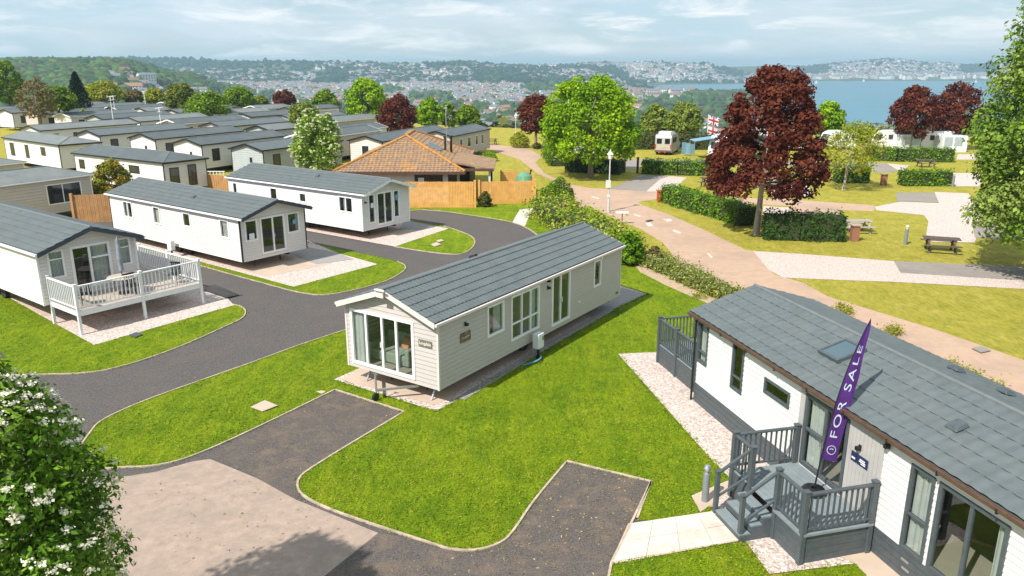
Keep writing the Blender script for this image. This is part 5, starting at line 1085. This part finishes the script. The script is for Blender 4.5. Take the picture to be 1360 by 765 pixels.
def caravan(label,px_,py_,rz,L_=5.,awn=True,s=1.,h=2.55):
    g=G(px_,py_); t=thing('touring_caravan',label,'caravan',g,rz,'touring caravans on the campsite')  # nose at x=0
    mb=MB(); prism(mb,[(0,.45),(-.05,.9),(.35,1.9),(.75,h-.08),(1.2,h),(L_-.5,h),(L_-.05,h-.2),(L_,.9),(L_,.45)],-1.1,1.1); mb.build('body',vanW,t,bevel=.08)
    mb=MB(); prism(mb,[(.02,1.25),(.31,1.86),(.28,1.9),(-.03,1.27)],-.85,.85); mb.build('front_window',GLD,t)
    for x0,x1 in((.9,1.6),(2.1,2.5),(3.0,3.9)): mb=MB(); mb.box(x0,x1,-1.115,-1.1,1.3,1.9); mb.build('window',GLD,t)
    for s_ in(-1,1): wheel(t,L_*.5,s_*1.0,.32)
    mb=MB(); mb.bar((0,0,.5),(-1.1,0,.45),.1); mb.build('towing_hitch',steel,t)
    if awn:
        g2_=t; mb=MB(); prism(mb,[(1.5,.02),(1.5,1.85),(1.7,2.0),(L_+.2,2.0),(L_+.4,1.85),(L_+.4,.02)],-2.9,-1.12); o=mb.build('awning',mk('awning_grey_white',(.62,.65,.68),.08,3,.8),t,bevel=.04)
        for k in range(int((L_-1)/1.25)): x0=1.75+k*1.25; mb=MB(); mb.box(x0,x0+1.0,-2.92,-2.9,.75,1.8); mb.build('awning_window',mk('awning_window',(.35,.40,.43),.1,3,.3),o)
    return t
caravan('white touring caravan with a grey awning, left of the two before the bay',1163,198,0.05,3.6,h=2.25)
caravan('white touring caravan with a big grey awning under the copper trees',1217,199,0.03,4.2,h=2.3)
caravan('white caravan end-on beside the blue awning canopy',952,212,R(55),4.8,False)
caravan('white caravan half hidden by the thin-leaved tree',1093,198,0.1,3.6,False,h=2.2)
caravan('white caravan seen through the lower copper tree leaves',1010,200,0.1,5.,False)
mb=MB(); mb.ob((0,0,2.0),(3.2,.5,.42),(0,2.6,0),(0,0,.04)); g=G(921,212); t=thing('awning_canopy','pale blue awning canopy on thin poles left of the white caravan','awning',g)
mb.build('canopy',mk('canopy_blue',(.16,.30,.40),.1,3,.7),t)
for x,y in((.05,.05),(.05,2.5)): mb=MB(); mb.tube([(x,y,0),(x,y,2.0)],.03,6); mb.build('pole',steel,t)
g=G(905,208); t=thing('windbreak','blue fabric windbreak beside the motorhome','windbreak',(g.x+.2,g.y+1,0)); 
for k in range(3): mb=MB(); mb.ob((k*.5,.1*(k%2),.2),(.5,.1-.2*(k%2),0),(0,.02,0),(0,0,1.35-.1*k)); mb.build('panel',MATS['canopy_blue'],t)
def car(label,px_,py_,rz,paint):
    g=G(px_,py_); t=thing('parked_car',label,'car',g,rz,'cars parked behind the green tree')
    mb=MB(); prism(mb,[(0,.3),(0,.75),(.15,.95),(1.1,1.0),(1.7,1.42),(3.1,1.45),(3.9,1.0),(4.2,.9),(4.25,.3)],-.85,.85); mb.build('body',paint,t,bevel=.07)
    for s in(-1,1):
        mb=MB(); prism(mb,[(1.25,1.02),(1.75,1.36),(3.05,1.38),(3.6,1.02)],s*.856-.004,s*.856+.004); mb.build('side_window',GLD,t)
        for x in(.85,3.4): wheel(t,x,s*.78,.32)
        mb=MB(); mb.box(-.02,.03,s*.6-.15,s*.6+.15,.65,.8); mb.build('headlight',steel,t)
    mb=MB(); prism(mb,[(1.1,1.02),(1.68,1.42),(1.64,1.45),(1.04,1.04)],-.72,.72); mb.build('windscreen',GLD,t)
car('silver car partly seen under the left of the big green tree',742,199,.1,mk('car_silver',(.35,.38,.42),.03,1,.25,metal=.5)); car('white car partly seen through the big green tree trunk',762,207,.4,vanW)
# flag pole
fpx=D(936,152,101); t=thing('flag_pole','white pole with two flags behind the beige motorhome','flag pole',(D(938,200,101).x,101,0))
H_=D(938,152,101).z; mb=MB(); mb.tube([(0,0,0),(0,0,H_)],[.05,.03],8); mb.build('pole',white,t)
fb=mk('flag_blue',(.04,.05,.25),.05,3,.8); frd=mk('flag_red',(.5,.03,.03),.05,3,.8); fwh=mk('flag_white',(.75,.75,.75),.03,3,.8)
def cloth(name,z1,z0,wx,mats,fn):
    mb=MB(); n=12
    for i in range(n):
        for j in range(8):
            def P(a,b): return (a*wx+.04,.12*math.sin(a*5+z1)*a,z1+(z0-z1)*b-a*.35)
            a,b,a1,b1=i/n,j/8,(i+1)/n,(j+1)/8; mb.poly([P(a,b),P(a1,b),P(a1,b1),P(a,b1)],fn((a+a1)/2,(b+b1)/2))
    mb.build(name,mats,t)
cloth('union_flag',H_-.1,H_-1.15,1.3,[fb,fwh,frd],lambda a,b:2 if abs(a-.5)<.09 or abs(b-.5)<.13 else (1 if abs(a-.5)<.16 or abs(b-.5)<.26 or abs(abs(a-.5)-abs(b-.5))<.1 else 0))
cloth('cross_flag',H_-1.45,H_-2.5,1.25,[fwh,frd],lambda a,b:1 if abs(a-.5)<.1 or abs(b-.5)<.13 else 0)
# ------------------------------------------------------------------ far terrain
PX=np.array([-900,0,150,250,310,340,450,560,620,660,720,800,850,930,1010,1060,1120,1180,1240,1290,1320,1400,2300],float)
YY=np.array([60,112,150,200,350,600,850,1100,1500,2000,2300,3000,3300,3800,4400,5200,9000],float)
def zy(y,Y): return HC-(y-87.1)/1071.*Y
Z=np.zeros((len(PX),len(YY)))
sky_={-900:(80,2600),0:(79,2600),150:(73,2600),250:(74.5,2600),310:(76,2600),340:(78,2700),450:(83,2900),560:(87,3000),620:(84.5,3000),660:(86,3100),720:(87.5,3300),800:(85,3800),850:(84,3800),930:(84.5,3900),1010:(87,4300),1060:(89,4400),1120:(84.5,4400),1180:(80.5,4400),1240:(85,4400),1290:(87,4400),1320:(83.5,4400),1400:(84,4400),2300:(84,4400)}
for i,p in enumerate(PX):
    ys,Yr=sky_[int(p)]; zr_=zy(ys,Yr); left=p<700
    a=[-.4,-.8,-1. if left else -5,-9 if left else -14,-32,-50,-52,-52,-50,-44,-38,None,None,None,None,None,None]
    for j,Y in enumerate(YY):
        if a[j] is None or Y>2300:
            if Y<=Yr: a[j]=-38+(zr_+38)*((Y-2300)/(Yr-2300))**.8 if Yr>2300 else zr_
            else: a[j]=zr_-(Y-Yr)*.035
    if p<=310:  # wooded hill on the left
        yt={-900:81,0:81,150:81,250:103,310:124}[int(p)]; zt_=zy(yt,1250)
        for j,Y in enumerate(YY):
            if 850<=Y<=1600: a[j]=max(a[j],{850:zt_-30,1100:zt_-7,1500:zt_-3}.get(int(Y),zt_-12))
            if Y==2000: a[j]=max(a[j],zt_-14)
    if p<660:
        a[11]=max(a[11],a[11])
    if 840<=p<=1020: # inlet: headland then water then far shore
        for j,Y in enumerate(YY):
            if 1000<Y<1200: a[j]=-64 if p>900 else -57
            if Y in(1500,): a[j]=-50
            if Y==2000: a[j]=-54
            if Y in(2300,3000): a[j]=-66 if p>850 else -58
            if Y==3300: a[j]=-57
            if Y==3800: a[j]=zr_ if p<1000 else -40
    if p>=1040:
        for j,Y in enumerate(YY):
            if Y==600: a[j]=-52
            if Y==850: a[j]=-58
            if 1000<Y<3900: a[j]=-68
            if Y==3800: a[j]=-62
            if Y==4400: a[j]=zr_
    Z[i]=a
def terr(px_,Y):
    i=np.clip(np.searchsorted(PX,px_)-1,0,len(PX)-2); j=np.clip(np.searchsorted(YY,Y)-1,0,len(YY)-2)
    f=np.clip((px_-PX[i])/(PX[i+1]-PX[i]),0,1); g=np.clip((Y-YY[j])/(YY[j+1]-YY[j]),0,1); f=f*f*(3-2*f)
    z=(Z[i,j]*(1-f)+Z[i+1,j]*f)*(1-g)+(Z[i,j+1]*(1-f)+Z[i+1,j+1]*f)*g
    amp=np.clip((Y-400)/2000,0,1)*3.0; X=(px_-680)/1071.*Y
    return z+amp*(np.sin(X/170+Y/310)*.7+np.sin(X/77-Y/140+1.3)*.5+np.sin(X/41+Y/63)*.2)
cols_=np.concatenate([np.linspace(-900,-60,14)[:-1],np.linspace(-60,1420,260),np.linspace(1420,2300,14)[1:]]); rows_=np.concatenate([np.linspace(60,200,12)[:-1],np.geomspace(200,9000,150)])
CP,RY=np.meshgrid(cols_,rows_); ZZ=terr(CP.ravel(),RY.ravel()); V=np.column_stack([((CP-680)/1071.*RY).ravel(),RY.ravel(),ZZ]); nc=len(cols_); nrw=len(rows_)
F_=[(r*nc+c,r*nc+c+1,(r+1)*nc+c+1,(r+1)*nc+c) for r in range(nrw-1) for c in range(nc-1)]
terM=mk('far_hillside',(.05,.085,.03),.3,.004,.95,detail=8,col2=(.10,.135,.045),big=(.012,(.03,.055,.025),.8))
me=bpy.data.meshes.new('hills'); me.from_pydata(V.tolist(),[],F_); me.materials.append(terM); o=bpy.data.objects.new('hills',me); C.objects.link(o); tag(o,kind='structure')
me.polygons.foreach_set('use_smooth',[True]*len(F_))
# sea
seaM=mk('sea_water',(.03,.155,.23),.15,.004,.35,bump=.6,bscale=.12,detail=6,col2=(.04,.185,.26),big=(.0035,(.07,.21,.27),.5),spec=.5,dist=.8)
mb=MB(); mb.poly([(-3000,700,-60),(9000,700,-60),(9000,9000,-60),(-3000,9000,-60)]); o=mb.build('sea',seaM); tag(o,kind='structure')
# near backdrop ground between site and valley is covered with trees: blobs
def ico(sub):
    bm=bmesh.new(); bmesh.ops.create_icosphere(bm,subdivisions=sub,radius=1); v=np.array([x.co[:] for x in bm.verts]); f=np.array([[q.index for q in p.verts] for p in bm.faces]); bm.free(); return v,f
def blobs(name,label,P,rad,cols,sub=1,jit=.25,flat=.85):
    v,f=ico(sub); n=len(P); nv=len(v); base=np.repeat(P[:,None,:],nv,1); sc=rad[:,None,None]*np.array([1,1,flat]); jt=1+nr.normal(size=(n,nv,1))*jit
    V=(base+v[None]*sc*jt).reshape(-1,3); Fc=(f[None]+(np.arange(n)*nv)[:,None,None]).reshape(-1,3)
    me=bpy.data.meshes.new(name); me.vertices.add(len(V)); me.vertices.foreach_set('co',V.astype(np.float32).ravel()); me.loops.add(Fc.size); me.loops.foreach_set('vertex_index',Fc.astype(np.int32).ravel()); me.polygons.add(len(Fc)); me.polygons.foreach_set('loop_start',np.arange(0,Fc.size,3,dtype=np.int32)); me.polygons.foreach_set('loop_total',np.full(len(Fc),3,dtype=np.int32)); me.update(calc_edges=True)
    at=me.attributes.new('tint','FLOAT_COLOR','POINT'); c=np.ones((len(V),4),np.float32); cl_=np.array(cols)[nr.integers(0,len(cols),n)]*nr.uniform(.7,1.3,n)[:,None]; c[:,:3]=np.repeat(cl_,nv,0)*nr.uniform(.8,1.2,(len(V),1)); at.data.foreach_set('color',c.ravel())
    me.materials.append(fol('far_tree_foliage',.9,0.)); o=bpy.data.objects.new(name,me); C.objects.link(o); tag(o,label,'woodland',kind='stuff'); return o
def scat(n,p0,p1,y0,y1,pw_=1.):
    p=nr.uniform(p0,p1,n); Y=y0*(y1/y0)**(nr.uniform(0,1,n)**pw_); return p,Y
WOOD=[(.04,.085,.02),(.055,.105,.022),(.028,.06,.018),(.075,.12,.025),(.06,.06,.025)]
FAR=[(.02,.045,.022),(.028,.055,.025),(.016,.035,.02)]
def pts(p,Y,dz=0): return np.column_stack([(p-680)/1071.*Y,Y,terr(p,Y)+dz])
p,Y=scat(4200,-80,330,820,2000,1.3); k=(p<250)|(nr.random(len(p))<.6); p,Y=p[k],Y[k]; m=~((p>140)&(p<330)&(Y<1010)); p,Y=p[m],Y[m]
blobs('hillside_woodland','dense mixed woodland covering the hill at far left',pts(p,Y,3),nr.uniform(5,9,len(p)),WOOD,2,.16)
p,Y=scat(2600,-100,1420,170,420,1.); k=(p<1420)&~((p>640)&(p<900)&(nr.random(len(p))<.35)); p,Y=p[k],Y[k]
PP=pts(p,Y,1.5)
P3=np.repeat(PP,26,0); d=unit(nr.normal(size=P3.shape)); rr=np.repeat(nr.uniform(1.8,3.6,len(PP)),26); P3=P3+d*(rr*nr.uniform(.6,1,len(rr)))[:,None]
tt=np.repeat(tints(len(PP),[(.06,.11,.02),(.09,.15,.02),(.04,.08,.02),(.12,.14,.03),(.13,.10,.04)]),26,0)*nr.uniform(.75,1.25,len(P3))[:,None]
o=leaf_mesh('valley_scrub',P3,unit(d+nr.normal(size=d.shape)*.4+np.array([0,0,.3])),2.0,tt,leafM,None,aspect=.8); tag(o,'scrub and tree tops on the slope below the park','woodland',kind='stuff')
p,Y=scat(9000,-50,1000,430,2500,.75); blobs('valley_trees','garden trees scattered through the town in the valley',pts(p,Y,2),nr.uniform(4,8.5,len(p)),WOOD,1,.22)
p,Y=scat(6500,60,1040,2200,3900,1.); k=(Y<3400)|(p>700)
p,Y=p[k],Y[k]; w__=np.sin(p/31+Y/240)+np.sin(p/13-Y/170)*.6; k=(w__>-.45)|(nr.random(len(p))<.4); p,Y=p[k],Y[k]
zz=terr(p,Y); k=zz>-58; blobs('ridge_woodland','dark wooded bands along the far ridges',pts(p,Y,3)[k],nr.uniform(7,14,int(k.sum())),FAR,1,.2)
p,Y=scat(1500,1030,1420,3950,4500); zz=terr(p,Y); k=zz>-58; blobs('bay_woodland','trees on the hill across the bay',pts(p,Y,3)[k],nr.uniform(6,13,int(k.sum())),FAR,1,.2,.8)
p,Y=scat(230,840,1040,1420,2150); zz=terr(p,Y); k=zz>-57; blobs('headland_woodland','trees and scrub on the headland',pts(p,Y,2)[k],nr.uniform(5,11,int(k.sum())),WOOD,1,.2,.8)
p,Y=scat(500,1040,1420,560,960); blobs('shore_trees','dark trees along the near shore of the bay',pts(p,Y,2),nr.uniform(4,7,len(p)),WOOD,2,.2)
# ------------------------------------------------------------------ town
hw_=mk('house_wall_white',(.72,.70,.66),.06,.2,.8); hw2=mk('house_wall_cream',(.60,.52,.44),.08,.2,.8); hw3=mk('house_wall_grey',(.42,.40,.38),.1,.2,.8); hw4=mk('house_wall_pink',(.62,.42,.33),.1,.2,.8)
hr1=mk('house_roof_slate',(.16,.17,.19),.15,.3,.7); hr2=mk('house_roof_brown',(.20,.13,.10),.2,.3,.8); hr3=mk('house_roof_red',(.30,.15,.10),.2,.3,.8); hwin=mk('house_window',(.05,.06,.07),.2,1,.1)
def house_mesh(L_,W_,H_,rh,wm,rm,fl=2):
    mb=MB(); mb.box(-L_/2,L_/2,-W_/2,W_/2,-4,H_,0)
    e=.5; z=H_+.02
    mb.poly([(-L_/2-e,-W_/2-e,z-.2),(L_/2+e,-W_/2-e,z-.2),(L_/2+e,0,z+rh),(-L_/2-e,0,z+rh)],1); mb.poly([(-L_/2-e,W_/2+e,z-.2),(L_/2+e,W_/2+e,z-.2),(L_/2+e,0,z+rh),(-L_/2-e,0,z+rh)],1)
    mb.poly([(-L_/2,-W_/2,z),(-L_/2,W_/2,z),(-L_/2,0,z+rh)],0); mb.poly([(L_/2,-W_/2,z),(L_/2,W_/2,z),(L_/2,0,z+rh)],0)
    mb.box(L_/2-1.6,L_/2-.6,-.5,.5,z+rh*.4,z+rh+1.2,2)
    for f in range(fl):
        n=max(2,int(L_/3))
        for i in range(n): x=-L_/2+(i+.5)*L_/n; mb.box(x-.55,x+.55,-W_/2-.04,-W_/2,1+f*2.7,2.3+f*2.7,3)
    return mb
HM=[]
for k,(l_,w_,h_,r_,a,b) in enumerate([(10,8,5.4,3,hw_,hr1),(13,8,5.6,3.2,hw_,hr2),(9,8,5.2,3,hw2,hr1),(16,9,5.6,3.2,hw_,hr3),(11,8,5.4,3,hw4,hr2),(12,8,3.2,3,hw2,hr3),(20,10,8.5,2.5,hw_,hr1),(10,8,5.4,3.,hw3,hr1)]):
    mb=house_mesh(l_,w_,h_,r_,a,b,3 if h_>8 else 2); me=bpy.data.meshes.new('house'); me.from_pydata(mb.v,[],mb.f); 
    for m in (a,b,brk,hwin): me.materials.append(m)
    me.polygons.foreach_set('material_index',mb.m); HM.append(me)
hl=['small white slate-roofed house','long white house with a brown roof','cream house with a slate roof','long white terrace with a red roof','pink-washed house with a brown roof','low cream bungalow with a red roof','large white block with a slate roof','grey house with a slate roof']
used=[]; cnt=0; tries=0
while cnt<285 and tries<6000:
    tries+=1; p_=rnd.uniform(95,850); Y_=rnd.uniform(760,1150) if p_<330 else rnd.uniform(560,1400)
    if p_<330 and Y_>1000: continue
    if p_<330 and p_<130: continue
    X_=(p_-680)/1071*Y_
    if any((X_-a)**2+(Y_-b)**2<16**2 for a,b in used): continue
    used.append((X_,Y_)); k=rnd.choice([0,0,1,2,3,3,4,5,6,7]); o=bpy.data.objects.new('house',HM[k]); C.objects.link(o)
    o.location=(X_,Y_,float(terr(np.array([p_]),np.array([Y_]))[0])); o.rotation_euler.z=R(rnd.choice([20,110,35,-50]))+rnd.uniform(-.2,.2); tag(o,hl[k]+' among the valley town houses','house',hl[k]+'s of the valley town'); cnt+=1
# hotels on the headland
for lb,px_,Y_,k in(('long cream hotel block on the headland above the inlet',870,1500,1),('white villa on the right end of the headland terrace',900,1520,0),('white house left of the cream hotel on the headland',848,1480,3),('low white villa further along the headland',968,1900,5),('pale house beside the trees on the headland',942,1880,2)):
    mb=house_mesh(30 if k==1 else 16,12,9 if k in(0,1,3) else 5,3,[hw_,hw2,hw_,hw_,hw_,hw2][k],hr2 if k!=0 else hr1,3); o=mb.build('hotel' if k==1 else 'house',[hw2 if k==1 else hw_,hr2 if k!=0 else hr1,brk,hwin],None,loc=((px_-680)/1071*Y_,Y_,float(terr(np.array([float(px_)]),np.array([float(Y_)]))[0])+1),rz=.2); tag(o,lb,'building')
hk=0
for i in range(200):
    p_=rnd.uniform(838,985); Y_=rnd.uniform(1430,1950)
    if p_>900 and Y_<1800: continue
    X_=(p_-680)/1071*Y_
    if any((X_-a)**2+(Y_-b)**2<24**2 for a,b in used): continue
    used.append((X_,Y_)); k=rnd.choice([0,1,2,6,6]); o=bpy.data.objects.new('house',HM[k]); C.objects.link(o); o.scale=(1.3,1.3,1.3)
    o.location=(X_,Y_,float(terr(np.array([p_]),np.array([Y_]))[0])+2); o.rotation_euler.z=rnd.uniform(-.4,.4); tag(o,hl[k]+' on the headland by the inlet','house',hl[k]+'s on the headland'); hk+=1
    if hk>=14: break
# everything farther: one mesh of many houses
def town(name,label,specs):
    V=[];Fc=[];M=[];b0=0
    for (p,Y,smin,smax) in specs:
        zz=terr(p,Y); X=(p-680)/1071*Y
        for x,y,z in zip(X,Y,zz):
            if z<-58.5: continue
            l_=rnd.uniform(smin,smax); w_=rnd.uniform(7,9)*smin/9; h_=rnd.uniform(4.5,7)*smin/9; r_=2.6*smin/9; a=rnd.choice([.35,1.9,.6,-.8,0.1])+rnd.uniform(-.2,.2); ca,sa=math.cos(a),math.sin(a); wm=rnd.choice([0,0,0,0,1,2,2]); rm=rnd.choice([4,4,4,4,4,5,6])
            L=[(-l_/2,-w_/2,-5),(l_/2,-w_/2,-5),(l_/2,w_/2,-5),(-l_/2,w_/2,-5),(-l_/2,-w_/2,h_),(l_/2,-w_/2,h_),(l_/2,w_/2,h_),(-l_/2,w_/2,h_),(-l_/2,0,h_+r_),(l_/2,0,h_+r_)]
            V+=[(x+q[0]*ca-q[1]*sa,y+q[0]*sa+q[1]*ca,z+q[2]) for q in L]
            for f,m in(((0,1,5,4),wm),((2,3,7,6),wm),((1,2,6,9,5),wm),((3,0,4,8,7),wm),((4,5,9,8),rm),((6,7,8,9),rm)): Fc.append(tuple(b0+i for i in f)); M.append(m)
            b0+=10
    me=bpy.data.meshes.new(name); me.from_pydata(V,[],Fc); 
    for m in(hw_,hw2,hw3,hw4,hr1,hr2,hr3): me.materials.append(m)
    me.polygons.foreach_set('material_index',M); o=bpy.data.objects.new(name,me); C.objects.link(o); tag(o,label,'town',kind='stuff')
def band(n,p0,p1,y0,y1,th=-.2,ph=0):
    p=nr.uniform(p0,p1,n); Y=nr.uniform(y0,y1,n); w_=np.sin(p/37+Y/290+ph)+np.sin(p/17-Y/210+ph)*.6; k=w_<th+.6; return p[k],Y[k]
town('valley_town','densely packed houses filling the valley and the hillside beyond',[(*band(2000,330,860,1350,2300),9,15),(*band(700,200,330,1500,2300),9,15),(*band(3000,90,560,2000,2650,.3),9,16),(*band(1800,420,830,2300,3000,-.2),9,16),(*band(1500,700,1020,3300,3800,.2),11,22)])
town('bay_town','white houses and hotels on the hill across the bay',[(*band(900,1030,1420,4000,4380,.2,2),13,26),(*band(200,1040,1340,3870,3990,1.0),18,46)])
town('shore_buildings','low buildings along the near shore',[(nr.uniform(1130,1210,26),nr.uniform(700,930,26),10,22),(nr.uniform(930,1060,30),nr.uniform(620,900,30),10,18)])
for lb,px_,Y_ in(('small white sailing boat near the right-hand far shore',1299,3500),('tiny white sailing boat off the middle of the far shore',1149,3650),('tiny white sailing boat beside the copper tree top',1086,3300)):
    t=thing('sailing_boat',lb,'boat',((px_-680)/1071*Y_,Y_,-60)); mb=MB(); prism(mb,[(-6,1.2),(-5,-.2),(5,-.2),(7,1.4)],-1.6,1.6); mb.build('hull',white,t); mb=MB(); mb.poly([(-4.5,0,2),(1,0.15,2),(1,0,15)]); mb.poly([(1.4,0,2),(5.5,.1,2),(1.2,0,12)]); mb.build('sail',white,t); mb=MB(); mb.tube([(1.1,0,1),(1.1,0,15.5)],.15,5); mb.build('mast',steel,t)
# ------------------------------------------------------------------ haze
mb=MB(); mb.box(-9500,12500,-60,9600,-90,75); hz=mb.build('haze',white); hz.data.materials.clear()
hm=bpy.data.materials.new('haze'); hm.use_nodes=True; N=hm.node_tree.nodes; N.remove(N['Principled BSDF']); pv=N.new('ShaderNodeVolumePrincipled'); pv.inputs['Color'].default_value=(.58,.84,1,1); pv.inputs['Density'].default_value=.0002; pv.inputs['Anisotropy'].default_value=.2
hm.node_tree.links.new(pv.outputs[0],N['Material Output'].inputs['Volume']); hz.data.materials.append(hm); tag(hz,'thin blue sea haze over the bay and town','haze',kind='stuff')
